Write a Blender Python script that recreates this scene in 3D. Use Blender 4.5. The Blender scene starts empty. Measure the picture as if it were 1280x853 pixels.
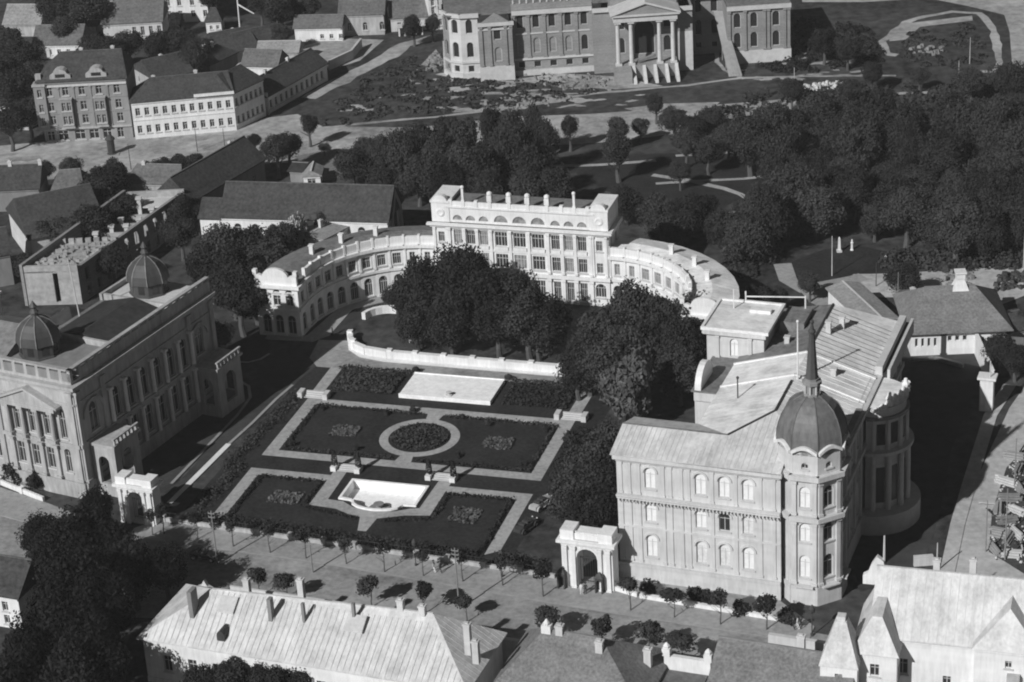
import bpy, bmesh, math, random
from math import sin, cos, pi, radians as RAD
from mathutils import Vector, Matrix

# ------------------------------------------------------------------ camera, sky, sun, exposure
scene = bpy.context.scene
COL = scene.collection
cam_data = bpy.data.cameras.new('camera')
cam = bpy.data.objects.new('camera', cam_data)
COL.objects.link(cam)
cam_data.sensor_width = 36.0
cam_data.lens = 36.0 * 2831.0 / 1280.0
cam_data.clip_start = 1.0
cam_data.clip_end = 6000.0
PITCH, ROLL = RAD(25.0), RAD(3.5)
fwd = Vector((0, cos(PITCH), -sin(PITCH)))
down0 = Vector((0, -sin(PITCH), -cos(PITCH)))
right0 = Vector((1, 0, 0))
rgt = right0 * cos(ROLL) + down0 * sin(ROLL)
dwn = right0 * -sin(ROLL) + down0 * cos(ROLL)
cam.matrix_world = Matrix(((rgt.x, -dwn.x, -fwd.x, 0), (rgt.y, -dwn.y, -fwd.y, 0), (rgt.z, -dwn.z, -fwd.z, 160.0), (0, 0, 0, 1)))
scene.camera = cam

SUN_EL = RAD(34.0)
SUN_DIR = (-0.663, -0.749)          # towards the sun, in plan
world = bpy.data.worlds.new('World')
scene.world = world
world.use_nodes = True
wn = world.node_tree
bg = wn.nodes['Background']
sky = wn.nodes.new('ShaderNodeTexSky')
sky.sky_type = 'NISHITA'
sky.sun_disc = False
sky.sun_elevation = SUN_EL
sky.sun_rotation = math.atan2(SUN_DIR[0], SUN_DIR[1])
bw = wn.nodes.new('ShaderNodeRGBToBW')            # black-and-white plate: neutral sky light
wn.links.new(sky.outputs['Color'], bw.inputs['Color'])
wn.links.new(bw.outputs['Val'], bg.inputs['Color'])
bg.inputs['Strength'].default_value = 0.05
sky.air_density = 0.28
sky.dust_density = 0.3
sun_data = bpy.data.lights.new('sun', 'SUN')
sun_data.energy = 4.3
sun_data.angle = RAD(0.6)
sun_data.color = (1, 1, 1)
sun = bpy.data.objects.new('sun', sun_data)
COL.objects.link(sun)
sd = Vector((SUN_DIR[0], SUN_DIR[1], 0)).normalized() * cos(SUN_EL) + Vector((0, 0, sin(SUN_EL)))
sun.rotation_euler = sd.to_track_quat('Z', 'Y').to_euler()
sun.location = sd * 500
vs = scene.view_settings
vs.view_transform = 'Standard'
vs.look = 'None'
vs.exposure = 0.0
vs.gamma = 1.0
vs.use_curve_mapping = False
scene.cycles.filter_width = 2.0
scene.cycles.max_bounces = 5
scene.cycles.volume_bounces = 0
scene.cycles.volume_step_rate = 10.0
rnd = random.Random(7)

# ------------------------------------------------------------------ materials (all neutral greys)
MATS = {}
def mat(name, v, var=0.12, sc=0.6, rough=0.85, bump=0.0, stretch=(1, 1, 1), big=0.1, pos=False, rand=0.0, bands=None, spec=0.3):
    if name in MATS: return MATS[name]
    m = bpy.data.materials.new(name); m.use_nodes = True
    t = m.node_tree; n = t.nodes; b = n['Principled BSDF']
    b.inputs['Roughness'].default_value = rough
    b.inputs['Specular IOR Level'].default_value = spec
    if pos:
        src = n.new('ShaderNodeNewGeometry').outputs['Position']
    else:
        src = n.new('ShaderNodeTexCoord').outputs['Object']
    mp = n.new('ShaderNodeMapping'); mp.inputs['Scale'].default_value = stretch
    t.links.new(src, mp.inputs['Vector'])
    def noise(scale, det):
        q = n.new('ShaderNodeTexNoise'); q.inputs['Scale'].default_value = scale; q.inputs['Detail'].default_value = det
        q.inputs['Roughness'].default_value = 0.65
        t.links.new(mp.outputs['Vector'], q.inputs['Vector']); return q.outputs['Fac']
    def math_(op, a, b_, clamp=False):
        q = n.new('ShaderNodeMath'); q.operation = op; q.use_clamp = clamp
        for i, x in enumerate((a, b_)):
            if isinstance(x, (int, float)): q.inputs[i].default_value = x
            else: t.links.new(x, q.inputs[i])
        return q.outputs[0]
    fine = noise(sc, 6)
    val = math_('ADD', math_('MULTIPLY', math_('SUBTRACT', fine, 0.5), var * 6.0), 1.0)
    if big:
        q = n.new('ShaderNodeTexNoise'); q.inputs['Scale'].default_value = sc * 0.13; q.inputs['Detail'].default_value = 3
        t.links.new(src, q.inputs['Vector'])
        val = math_('ADD', val, math_('MULTIPLY', math_('SUBTRACT', q.outputs['Fac'], 0.5), big * 5.0))
    if bands:                       # sheet strips or courses: (axis, spacing, strength)
        ax, spc, st = bands
        sx = n.new('ShaderNodeSeparateXYZ'); t.links.new(src, sx.inputs['Vector'])
        cell = math_('FLOOR', math_('DIVIDE', sx.outputs[ax], spc), 0)
        wn_ = n.new('ShaderNodeTexWhiteNoise'); wn_.noise_dimensions = '1D'
        t.links.new(cell, wn_.inputs['W'])
        val = math_('ADD', val, math_('MULTIPLY', math_('SUBTRACT', wn_.outputs['Value'], 0.5), st))
    if rand:
        oi = n.new('ShaderNodeObjectInfo')
        val = math_('ADD', val, math_('MULTIPLY', math_('SUBTRACT', oi.outputs['Random'], 0.5), rand * 2))
    val = math_('MULTIPLY', math_('MAXIMUM', val, 0.15), v, True)
    cc = n.new('ShaderNodeCombineColor')
    for i in range(3): t.links.new(val, cc.inputs[i])
    t.links.new(cc.outputs['Color'], b.inputs['Base Color'])
    if bump:
        bp = n.new('ShaderNodeBump'); bp.inputs['Strength'].default_value = bump; bp.inputs['Distance'].default_value = 0.08
        t.links.new(fine, bp.inputs['Height']); t.links.new(bp.outputs['Normal'], b.inputs['Normal'])
    MATS[name] = m
    return m

WHITE = mat('white_stucco', 0.70, 0.10, 2.2, 0.85, 0.2, (1, 1, 0.14), 0.10, bands=(2, 0.55, 0.05))
PALE = mat('pale_stucco', 0.53, 0.10, 2.2, 0.85, 0.2, (1, 1, 0.14), 0.11, bands=(2, 0.55, 0.06))
CREAM = mat('weathered_stucco', 0.37, 0.2, 1.6, 0.9, 0.25, (1, 1, 0.2), 0.16)
GREYW = mat('grey_stucco', 0.22, 0.16, 0.7, 0.9, 0.2, (1, 1, 0.3), 0.12)
BRICK = mat('raw_brickwork', 0.25, 0.16, 1.6, 0.9, 0.3, (1, 1, 2.5), 0.12, bands=(2, 0.35, 0.12))
STONE = mat('dressed_stone', 0.52, 0.10, 1.0, 0.85, 0.15, big=0.08)
GLASS = mat('dark_glass', 0.035, 0.2, 0.5, 0.25, spec=0.5)
VOID = mat('dark_opening', 0.025, 0.1, 0.5, 0.9)
BLIND = mat('white_blind', 0.78, 0.12, 0.8, 0.7)
BLIND_G = mat('grey_blind', 0.66, 0.2, 1.2, 0.7)
CURTAIN = mat('half_curtain', 0.24, 0.55, 0.9, 0.6)
FRAME = mat('painted_frame', 0.5, 0.05, 1.0, 0.6)
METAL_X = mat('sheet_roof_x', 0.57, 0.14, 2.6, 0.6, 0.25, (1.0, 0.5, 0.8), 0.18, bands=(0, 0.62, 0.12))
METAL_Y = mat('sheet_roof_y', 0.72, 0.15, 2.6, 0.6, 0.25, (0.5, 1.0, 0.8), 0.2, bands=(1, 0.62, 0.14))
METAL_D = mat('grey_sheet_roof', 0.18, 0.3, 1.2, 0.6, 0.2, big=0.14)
TAR = mat('tarred_roof', 0.035, 0.35, 0.9, 0.8, 0.2)
TILE = mat('dull_tile_roof', 0.13, 0.3, 1.8, 0.9, 0.5, (1, 1, 1), 0.14, bands=(2, 0.3, 0.12))
TILE_D = mat('dark_tile_roof', 0.055, 0.4, 1.8, 0.9, 0.5, (1, 1, 1), 0.16, bands=(2, 0.3, 0.14))
TILE_L = mat('light_tile_roof', 0.26, 0.26, 1.8, 0.9, 0.5, (1, 1, 1), 0.12, bands=(2, 0.3, 0.10))
TILE_N = mat('near_tile_roof', 0.18, 0.32, 2.6, 0.9, 0.6, (1, 1, 1), 0.14, bands=(2, 0.22, 0.14))
DOME = mat('dome_sheet', 0.135, 0.26, 1.6, 0.55, 0.2, (1, 1, 0.3), 0.15)
DOME_D = mat('dark_dome_sheet', 0.065, 0.22, 0.9, 0.55, 0.2, (1, 1, 0.2), 0.15)
IRON = mat('dark_iron', 0.05, 0.2, 1.0, 0.6)
WOOD = mat('grey_timber', 0.22, 0.2, 1.0, 0.9)
LEAF = mat('tree_leaves', 0.037, 0.25, 0.5, 0.8, 0, pos=True, big=0.25, rand=0.38, spec=0.1)
LEAF_SHADE = mat('shade_toned_leaves', 0.017, 0.25, 0.5, 0.8, 0, pos=True, big=0.25, rand=0.3, spec=0.1)  # leaf colour darkened to carry the shade over the lower left grove
LEAF_L = mat('pale_leaves', 0.085, 0.35, 0.6, 0.75, 0, pos=True, big=0.2, rand=0.15, spec=0.2)
LEAF_B = mat('blossom_leaves', 0.34, 0.3, 0.6, 0.8, 0, pos=True, big=0.2)
BARK = mat('bark', 0.09, 0.25, 2.0, 0.95)
LAWN = mat('garden_lawn', 0.021, 0.5, 1.6, 0.95, 0.3, pos=True, big=0.3)
SOIL = mat('bed_soil', 0.055, 0.4, 1.5, 0.95, 0.4, pos=True, big=0.2)
PATH = mat('gravel_path', 0.34, 0.22, 1.5, 0.95, 0.2, pos=True, big=0.14)
STREET = mat('street_surface', 0.26, 0.24, 1.1, 0.95, 0.2, pos=True, big=0.3)
WALKM = mat('pavement_slabs', 0.29, 0.18, 1.2, 0.95, 0.15, pos=True, big=0.15)
KERB = mat('kerb_stone', 0.30, 0.12, 1.2, 0.9, pos=True)
DIRT = mat('trodden_earth', 0.33, 0.3, 0.5, 0.95, 0.2, pos=True, big=0.3)
GROUND = mat('rough_grassland', 0.045, 0.62, 0.45, 0.95, 0.5, pos=True, big=0.45)
PALE_ROAD = mat('pale_road', 0.42, 0.2, 0.8, 0.95, 0.15, pos=True, big=0.18)
SLAB = mat('white_slab', 0.86, 0.12, 1.2, 0.8, pos=True, big=0.05)
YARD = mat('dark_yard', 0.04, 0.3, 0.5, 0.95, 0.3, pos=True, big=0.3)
CLOTH_D = mat('dark_cloth', 0.05, 0.2, 3.0)
CLOTH_L = mat('white_cloth', 0.7, 0.1, 3.0)
SKIN = mat('skin_tone', 0.35, 0.1, 3.0)
CARP = mat('car_paint', 0.05, 0.1, 2.0, 0.3, spec=0.5)
CARL = mat('pale_car_paint', 0.42, 0.1, 2.0, 0.35, spec=0.5)
RUBBER = mat('tyre_rubber', 0.03, 0.1, 2.0)

# ------------------------------------------------------------------ mesh building
class MB:
    def __init__(s): s.v = []; s.f = []
    def quad(s, a, b, c, d):
        i = len(s.v); s.v += [tuple(a), tuple(b), tuple(c), tuple(d)]; s.f.append((i, i+1, i+2, i+3)); return s
    def poly(s, pts):
        i = len(s.v); s.v += [tuple(p) for p in pts]; s.f.append(tuple(range(i, i+len(pts)))); return s
    def box(s, x0, x1, y0, y1, z0, z1):
        return s.prism([(x0, y0), (x1, y0), (x1, y1), (x0, y1)], z0, z1)
    def prism(s, pts, z0, z1, top=None):
        n = len(pts); i = len(s.v); top = top or pts
        s.v += [(p[0], p[1], z0) for p in pts] + [(p[0], p[1], z1) for p in top]
        s.f.append(tuple(i+n-1-k for k in range(n))); s.f.append(tuple(i+n+k for k in range(n)))
        for k in range(n):
            j = (k+1) % n; s.f.append((i+k, i+j, i+n+j, i+n+k))
        return s
    def hull(s, bot, top):               # two matching 3-D loops
        n = len(bot); i = len(s.v); s.v += [tuple(p) for p in bot] + [tuple(p) for p in top]
        s.f.append(tuple(i+n-1-k for k in range(n))); s.f.append(tuple(i+n+k for k in range(n)))
        for k in range(n):
            j = (k+1) % n; s.f.append((i+k, i+j, i+n+j, i+n+k))
        return s
    def lathe(s, prof, n, cx=0, cy=0, a0=0.0):
        i = len(s.v)
        for r, z in prof:
            for k in range(n):
                a = a0 + 2*pi*k/n; s.v.append((cx+r*cos(a), cy+r*sin(a), z))
        m = len(prof)
        for j in range(m-1):
            for k in range(n):
                l = (k+1) % n; s.f.append((i+j*n+k, i+j*n+l, i+(j+1)*n+l, i+(j+1)*n+k))
        s.f.append(tuple(i+n-1-k for k in range(n))); s.f.append(tuple(i+(m-1)*n+k for k in range(n)))
        return s
    def bar(s, p, q, r, r2=None, n=5):
        p, q = Vector(p), Vector(q); r2 = r if r2 is None else r2
        d = (q-p).normalized(); u = d.orthogonal().normalized(); w = d.cross(u)
        i = len(s.v)
        for c, rr in ((p, r), (q, r2)):
            for k in range(n):
                a = 2*pi*k/n; s.v.append(tuple(c + u*(rr*cos(a)) + w*(rr*sin(a))))
        for k in range(n):
            l = (k+1) % n; s.f.append((i+k, i+l, i+n+l, i+n+k))
        s.f.append(tuple(i+n-1-k for k in range(n))); s.f.append(tuple(i+n+k for k in range(n)))
        return s
    def beam(s, p, q, w, h):             # square bar lying on its lower edge line p-q
        p, q = Vector(p), Vector(q); d = (q-p).normalized()
        u = Vector((0, 0, 1)).cross(d)
        u = u.normalized()*(w/2) if u.length > 1e-4 else Vector((w/2, 0, 0))
        n = d.cross(u).normalized()*h
        if n.z < 0: n = -n
        return s.hull([p-u, p+u, p+u+n, p-u+n], [q-u, q+u, q+u+n, q-u+n])
    def sphere(s, c, r, rz=None, n=8, m=5):
        rz = rz or r
        return s.lathe([(max(0.02, r*sin(pi*k/m)), c[2]-rz*cos(pi*k/m)) for k in range(m+1)], n, c[0], c[1])
    def wall(s, o, u, nrm, w, h, ops=(), z0=0.0, depth=0.3, flip=False):
        # wall face with real openings; ops: (xc, zb, width, height, arched)
        xs = sorted({0.0, w} | {round(e, 4) for q in ops for e in (q[0]-q[2]/2, q[0]+q[2]/2)})
        zs = sorted({z0, h} | {round(e, 4) for q in ops for e in (q[1], q[1]+q[3])})
        P = lambda x, z, d=0: (o[0]+u[0]*x-nrm[0]*d, o[1]+u[1]*x-nrm[1]*d, z)
        for a, b in zip(xs, xs[1:]):
            run = None
            for c, e in zip(zs, zs[1:]):
                mx, mz = (a+b)/2, (c+e)/2
                if any(abs(mx-q[0]) < q[2]/2 and q[1] < mz < q[1]+q[3] for q in ops):
                    if run: s.quad(P(a, run[0]), P(b, run[0]), P(b, run[1]), P(a, run[1])); run = None
                else: run = (run[0], e) if run else (c, e)
            if run: s.quad(P(a, run[0]), P(b, run[0]), P(b, run[1]), P(a, run[1]))
        for xc, zb, ww, hh, ar in ops:
            l, r_, t = xc-ww/2, xc+ww/2, zb+hh
            if ar:
                R = ww/2; zc = t-R; N = 8
                arc = [(xc-R*cos(pi*k/N), zc+R*sin(pi*k/N)) for k in range(N+1)]
                s.poly([P(l, t)] + [P(*q) for q in arc[:N//2+1]])
                s.poly([P(r_, t)] + [P(*q) for q in reversed(arc[N//2:])])
                loop = [(r_, zb)] + [(l, zb)] + arc
            else: loop = [(r_, zb), (l, zb), (l, t), (r_, t)]
            for p, q in zip(loop, loop[1:]+loop[:1]):
                if p != q: s.quad(P(*p), P(*q), P(q[0], q[1], depth), P(p[0], p[1], depth))
        return s
    def mesh(s, name, m, smooth=False):
        me = bpy.data.meshes.new(name); me.from_pydata(s.v, [], s.f); me.validate()
        bm = bmesh.new(); bm.from_mesh(me); bmesh.ops.recalc_face_normals(bm, faces=bm.faces)
        bm.to_mesh(me); bm.free()
        me.materials.append(m)
        if smooth:
            for p in me.polygons: p.use_smooth = True
        return me
    def build(s, name, m, parent=None, M=None, smooth=False):
        return put(name, s.mesh(name, m, smooth), parent, M)

def put(name, me, parent=None, M=None):
    o = bpy.data.objects.new(name, me); COL.objects.link(o)
    if parent: o.parent = parent
    if M is not None: o.matrix_local = M
    return o
def tag(o, label, cat, group=None):
    o['label'] = label; o['category'] = cat
    if group: o['group'] = group
    return o
def thing(name, label, cat, loc=(0, 0), yaw=0.0, group=None, z=0.0):
    o = bpy.data.objects.new(name, None); COL.objects.link(o)
    o.empty_display_size = 0.5
    o.location = (loc[0], loc[1], z); o.rotation_euler = (0, 0, RAD(yaw))
    return tag(o, label, cat, group)
def struct(o): o['kind'] = 'structure'; return o
def stuff(o, label=None, cat=None):
    o['kind'] = 'stuff'
    if label: o['label'] = label; o['category'] = cat
    return o
def XF(x=0, y=0, z=0, yaw=0.0, s=None):
    M = Matrix.Translation((x, y, z)) @ Matrix.Rotation(RAD(yaw), 4, 'Z')
    if s: M = M @ Matrix.Diagonal((s[0], s[1], s[2], 1))
    return M
ORD = 'first second third fourth fifth sixth seventh eighth ninth tenth eleventh twelfth thirteenth fourteenth fifteenth sixteenth seventeenth eighteenth nineteenth twentieth'.split()

# window units: frame mesh and pane mesh, shared between alike windows
WCACHE = {}
def window_meshes(w, h, arch, style, fm, pm):
    key = (round(w, 2), round(h, 2), arch, style, fm.name, pm.name)
    if key in WCACHE: return WCACHE[key]
    f = MB(); t = 0.09 if w < 1.6 else 0.12; d = 0.22
    R = w/2; zc = h-R if arch else h
    f.box(-R, -R+t, d, d+0.1, 0, zc); f.box(R-t, R, d, d+0.1, 0, zc)
    f.box(-R+t, R-t, d, d+0.1, 0, t)
    if arch:
        N = 8
        for k in range(N):
            a, b = pi*k/N, pi*(k+1)/N
            p = [(-R*cos(a), zc+R*sin(a)), (-R*cos(b), zc+R*sin(b)), (-(R-t)*cos(b), zc+(R-t)*sin(b)), (-(R-t)*cos(a), zc+(R-t)*sin(a))]
            f.hull([(x, d, z) for x, z in p], [(x, d+0.1, z) for x, z in p])
    else: f.box(-R+t, R-t, d, d+0.1, h-t, h)
    if style in ('cross', 'wide'):
        f.box(-t/2, t/2, d+0.005, d+0.09, t, zc-0.02 if arch else h-t)
        f.box(-R+t, R-t, d+0.01, d+0.085, h*0.66, h*0.66+t*0.8)
    if style == 'wide':
        for x in (-R/2, R/2): f.box(x-t/3, x+t/3, d+0.012, d+0.08, t, h-t)
    if style != 'bare': f.box(-R-0.18, R+0.18, -0.16, 0.1, -0.2, -0.003)
    p = MB(); dd = d+0.05
    if arch: p.poly([(R*0.97, dd, 0.02), (-R*0.97, dd, 0.02)] + [(-R*0.97*cos(pi*k/8), dd, zc+R*0.97*sin(pi*k/8)) for k in range(9)])
    else: p.quad((-R*.98, dd, .02), (R*.98, dd, .02), (R*.98, dd, h-.02), (-R*.98, dd, h-.02))
    WCACHE[key] = (f.mesh('window', fm), p.mesh('pane', pm)); return WCACHE[key]

class Block:
    """one rectangular wing of a building; walls, windows, roofs become parts of root"""
    def __init__(s, root, w, d, h, x=0, y=0, yaw=0.0, z=0.0, wall=None):
        s.root, s.w, s.d, s.h, s.wm = root, w, d, h, wall or PALE
        s.M = XF(x, y, z, yaw)
    def side(s, k):
        w, d = s.w, s.d
        return {'F': ((0, 0), (1, 0), (0, -1), w, 0), 'R': ((w, 0), (0, 1), (1, 0), d, 90), 'B': ((w, d), (-1, 0), (0, 1), w, 180), 'L': ((0, d), (0, -1), (-1, 0), d, -90)}[k]
    def walls(s, sides='FRBL', ops={}, style='cross', pane=None, frame=None, z0=0.0, name='wall', mats={}):
        for k in sides:
            o, u, n, w, rot = s.side(k)
            q = [tuple(e[:5]) if len(e) > 4 else (e[0], e[1], e[2], e[3], False) for e in ops.get(k, [])]
            MB().wall(o, u, n, w, s.h, q, z0).build(name, mats.get(k, s.wm), s.root, s.M)
            for i, e in enumerate(ops.get(k, [])):
                ar = e[4] if len(e) > 4 else False
                pm = e[5] if len(e) > 5 and e[5] else (pane or GLASS)
                nm = e[6] if len(e) > 6 else 'window'
                s.window(k, e[0], e[1], e[2], e[3], ar, style, frame or FRAME, pm, nm)
    def window(s, k, xc, zb, w, h, ar=False, style='cross', fm=None, pm=None, nm='window'):
        o, u, n, ww, rot = s.side(k)
        f, p = window_meshes(w, h, ar, style, fm or FRAME, pm or GLASS)
        a = put(nm, f, s.root, s.M @ XF(o[0]+u[0]*xc, o[1]+u[1]*xc, zb, rot))
        put('pane', p, a); return a
    def P(s, k, x, out=0.0):
        o, u, n, w, r = s.side(k); return (o[0]+u[0]*x+n[0]*out, o[1]+u[1]*x+n[1]*out)
    def band(s, k, z0, z1, out, x0=0.0, x1=None, name='cornice', m=None, ext=0.0):
        o, u, n, w, r = s.side(k); x1 = w if x1 is None else x1
        a = s.P(k, x0-ext, 0.0); b = s.P(k, x1+ext, 0.0); c = s.P(k, x1+ext, out); d = s.P(k, x0-ext, out)
        return MB().prism([a, b, c, d], z0, z1).build(name, m or s.wm, s.root, s.M)
    def pilaster(s, k, x, z0, z1, wd=0.7, out=0.22, name='pilaster', m=None):
        a = s.P(k, x-wd/2, 0); b = s.P(k, x+wd/2, 0); c = s.P(k, x+wd/2, out); d = s.P(k, x-wd/2, out)
        mb = MB().prism([a, b, c, d], z0, z1)
        a = s.P(k, x-wd*.65, 0); b = s.P(k, x+wd*.65, 0); c = s.P(k, x+wd*.65, out*1.6); d = s.P(k, x-wd*.65, out*1.6)
        mb.prism([a, b, c, d], z1-0.45, z1-0.004); mb.prism([a, b, c, d], z0+0.004, z0+0.35)
        return mb.build(name, m or s.wm, s.root, s.M)
    def roof(s, rise, kind='hip', axis='x', over=0.4, m=None, in0=None, in1=None, name='roof', z=None, off=0.0, skew=None):
        w, d = s.w, s.d; z = s.h if z is None else z
        x0, x1, y0, y1 = -over, w+over, -over, d+over
        t = z+0.18
        if axis == 'x':
            half = (y1-y0)/2; i0 = half if in0 is None else in0; i1 = half if in1 is None else in1
            if kind == 'gable': i0 = i1 = 0
            ym = (y0+y1)/2+off
            A, B = (x0+i0, ym, t+rise), (x1-i1, ym, t+rise)
            if skew: B = (B[0], B[1]+skew[0], B[2]+skew[1])
        else:
            half = (x1-x0)/2; i0 = half if in0 is None else in0; i1 = half if in1 is None else in1
            if kind == 'gable': i0 = i1 = 0
            xm = (x0+x1)/2+off
            A, B = (xm, y0+i0, t+rise), (xm, y1-i1, t+rise)
        c = [(x0, y0, t), (x1, y0, t), (x1, y1, t), (x0, y1, t)]
        mb = MB()
        if axis == 'x':
            mb.quad(c[0], c[1], B, A); mb.quad(c[2], c[3], A, B); mb.poly([c[1], c[2], B]); mb.poly([c[3], c[0], A])
        else:
            mb.quad(c[1], c[2], B, A); mb.quad(c[3], c[0], A, B); mb.poly([c[0], c[1], A]); mb.poly([c[2], c[3], B])
        lo = [(p[0], p[1], z-0.02) for p in c]
        for k in range(4):
            j = (k+1) % 4; mb.quad(lo[k], lo[j], c[j], c[k])
        mb.poly(lo[::-1])
        s.ridge = (A, B); s.eave = c
        return mb.build(name, m or TILE, s.root, s.M)
    def chimney(s, roof, x, y, z0, z1, w=0.7, d=0.5, m=None):
        mb = MB().box(x-w/2, x+w/2, y-d/2, y+d/2, z0, z1-0.25).box(x-w/2-.08, x+w/2+.08, y-d/2-.08, y+d/2+.08, z1-0.246, z1)
        mb.box(x-w/4, x+w/4, y-d/4, y+d/4, z1+.004, z1+.15)
        return mb.build('chimney', m or PALE, roof, None)
def row(x0, x1, n, zb, w, h, ar=False, pm=None):
    return [(x0+(x1-x0)*(i/(n-1) if n > 1 else 0.5), zb, w, h, ar, pm) for i in range(n)]

# ================================================================== the setting
def sheet(name, pts, z, m, parent=None, M=None):
    o = MB().poly([(p[0], p[1], z) for p in pts]).build(name, m, parent, M)
    me = o.data
    if me.polygons[0].normal.z < 0: me.flip_normals()
    return o if parent else struct(o)
def strip(name, pts, w, z, m, jag=0.0):
    P = [Vector((p[0], p[1])) for p in pts]; L = []; R = []
    r = random.Random(len(pts)*31+int(abs(P[0].x)*7))
    if jag:                               # finer, uneven edges for trodden paths
        Q = []
        for a, b in zip(P, P[1:]):
            n = max(2, int((b-a).length/3.0))
            for k in range(n): Q.append(a.lerp(b, k/n)+Vector((r.uniform(-1, 1), r.uniform(-1, 1)))*jag*0.5*w)
        P = Q+[P[-1]]
    for i, p in enumerate(P):
        d = (P[min(i+1, len(P)-1)]-P[max(i-1, 0)]).normalized(); n = Vector((-d.y, d.x))
        k = w/2*(1+r.uniform(-jag, jag)); L.append(p+n*k); R.append(p-n*k)
    mb = MB()
    for i in range(len(P)-1): mb.quad((*R[i], z), (*R[i+1], z), (*L[i+1], z), (*L[i], z))
    return struct(mb.build(name, m))

GO, GA = (-15.1, 309.99), RAD(-18.0)
def GW(x, y): return (GO[0]+x*cos(GA)-y*sin(GA), GO[1]+x*sin(GA)+y*cos(GA))
HOLE = (-5.7, 6.6, -23.4, -14.7)               # the sunken basin goes through the ground sheet
hc = [GW(HOLE[0], HOLE[2]), GW(HOLE[1], HOLE[2]), GW(HOLE[1], HOLE[3]), GW(HOLE[0], HOLE[3])]
oc = [(-1500, -700), (1500, -700), (1500, 2300), (-1500, 2300)]
gm_ = MB()
for k in range(4):
    j = (k+1) % 4; gm_.quad((*oc[k], 0), (*oc[j], 0), (*hc[j], 0), (*hc[k], 0))
struct(gm_.build('ground', GROUND))

# --- far town street and square beside the parliament
sheet('road', [(-131.23,454.71), (-97.59,457.62), (-78.06,457.12), (-56.24,457.21), (-50.45,464.33), (-43.27,465.62), (-37.63,456.87), (-17.46,452.2), (2.91,455.56), (18.98,454.14), (42.8,454.86), (65.92,456.26), (65.05,450.21), (46.85,445.48), (35.4,438.7), (22.07,436.28), (-4.15,436.18), (-25.44,436.15), (-36.77,433.47), (-48.43,436.89), (-63.22,437.13), (-85.82,434.57), (-126.36,433.3)], 0.03, DIRT)
sheet('pavement', [(-49.77,455.03), (-25.83,449.72), (12.89,450.69), (34.84,451.21), (34.54,447.73), (12.67,445.74), (-23.99,443.52), (-48.4,447.87)], 0.05, DIRT)
strip('path', [(-41.93,454.62), (-32.84,456.5), (-10.7,458.58), (4.79,461.94), (13.56,465.58), (21.46,467.3), (41.6,468.88), (53.25,471.58), (64.49,470.52), (86.55,466.81)], 1.1, 0.05, DIRT, 0.3)
strip('path', [(-3.67,473.14), (10.2,468.36), (24.07,467.35)], 1.0, 0.06, DIRT, 0.3)
strip('path', [(54.04,470.88), (50.42,477.71), (49.64,483.57), (50.2,490.45)], 1.0, 0.06, DIRT, 0.3)
strip('road', [(-41.92,475.47), (-37.18,483.38), (-32.41,489.81), (-24.58,502.94), (-21.01,510.76), (-10.69,516.16)], 4.5, 0.04, DIRT, 0.2)
strip('path', [(88.99,480.4), (86.98,483.12), (88.03,491.19), (91.95,498.91), (97.78,506.47), (107.48,510.2), (113.5,507.65), (113.7,493.23), (110.2,471.65), (107.62,465.47), (100.56,467.39)], 1.8, 0.05, DIRT, 0.35)
sheet('dirt_patch', [(89.8,495.06), (94.96,503.27), (111.33,506.19), (110.74,502.51), (98.07,500.13), (93.14,491.36), (89.43,490.91)], 0.04, DIRT)
sheet('road', [(121.88,530.54), (117.01,492.55), (111.19,463.68), (132.76,457.87), (154.24,537.51)], 0.03, DIRT)
sheet('road', [(74.52,525.08), (88.82,522.03), (104.15,522.1), (111.98,513.8), (119.33,504.51), (124.85,533.38), (75.37,535.13)], 0.04, DIRT)
sheet('building_yard', [(-46.14,513.33), (-38.3,519.25), (-25.83,515.46), (-30.98,500.62), (-35.43,496.77), (-44.26,506.84)], 0.03, DIRT)
sheet('dirt_patch', [(-17.95,491.03), (-13.48,505.56), (-11.42,495.58), (-8.87,492.74), (-10.69,488.47)], 0.04, DIRT)
sheet('dirt_patch', [(3.54,480.05), (14.32,482.47), (26.52,477.85), (36.41,469.33), (25.93,469.15), (12.18,473.96)], 0.03, DIRT)
sheet('dirt_patch', [(-3.77,465.12), (3.28,470.2), (17.07,466.52), (13.44,462.95), (1.32,460.5)], 0.035, DIRT)
sheet('dirt_patch', [(26.76,456.29), (35.41,457.8), (47.23,456.63), (45.13,452.88), (29.93,453.14)], 0.035, DIRT)
# --- park lawn and its paths
sheet('lawn', [(10.26,428.04), (32.8,427.78), (48.69,425.91), (51.16,407.63), (40.61,396), (28.7,397.97), (20.29,408.57)], 0.02, LAWN)
strip('path', [(2.14,425.79), (9.79,424.46), (18.84,423.35), (30.87,423.98)], 1.4, 0.05, PATH, 0.15)
strip('path', [(29.43,416.14), (36.11,411.93), (42.53,406.53), (45.22,403.1), (49.48,394.53)], 1.3, 0.05, PATH, 0.15)
strip('path', [(29.81,411.26), (39.18,411.41), (46.92,410.95), (54.87,412.21)], 1.1, 0.055, PATH, 0.15)
strip('path', [(28.27,392.77), (35.84,393.54), (45.65,393.94)], 1.3, 0.05, PATH, 0.15)
strip('path', [(35.06,426), (43.87,425.83), (47.91,426.05)], 1.2, 0.05, PATH, 0.15)
strip('path', [(77.48,454.09), (86.14,455.07), (96.16,454.22)], 1.3, 0.05, PATH, 0.15)
sheet('lawn', [(48.62,360.7), (50.98,369.63), (56.89,373.86), (64.14,374.2), (69.09,369.71), (69.06,361.77), (58.84,359.13)], 0.02, LAWN)
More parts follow.
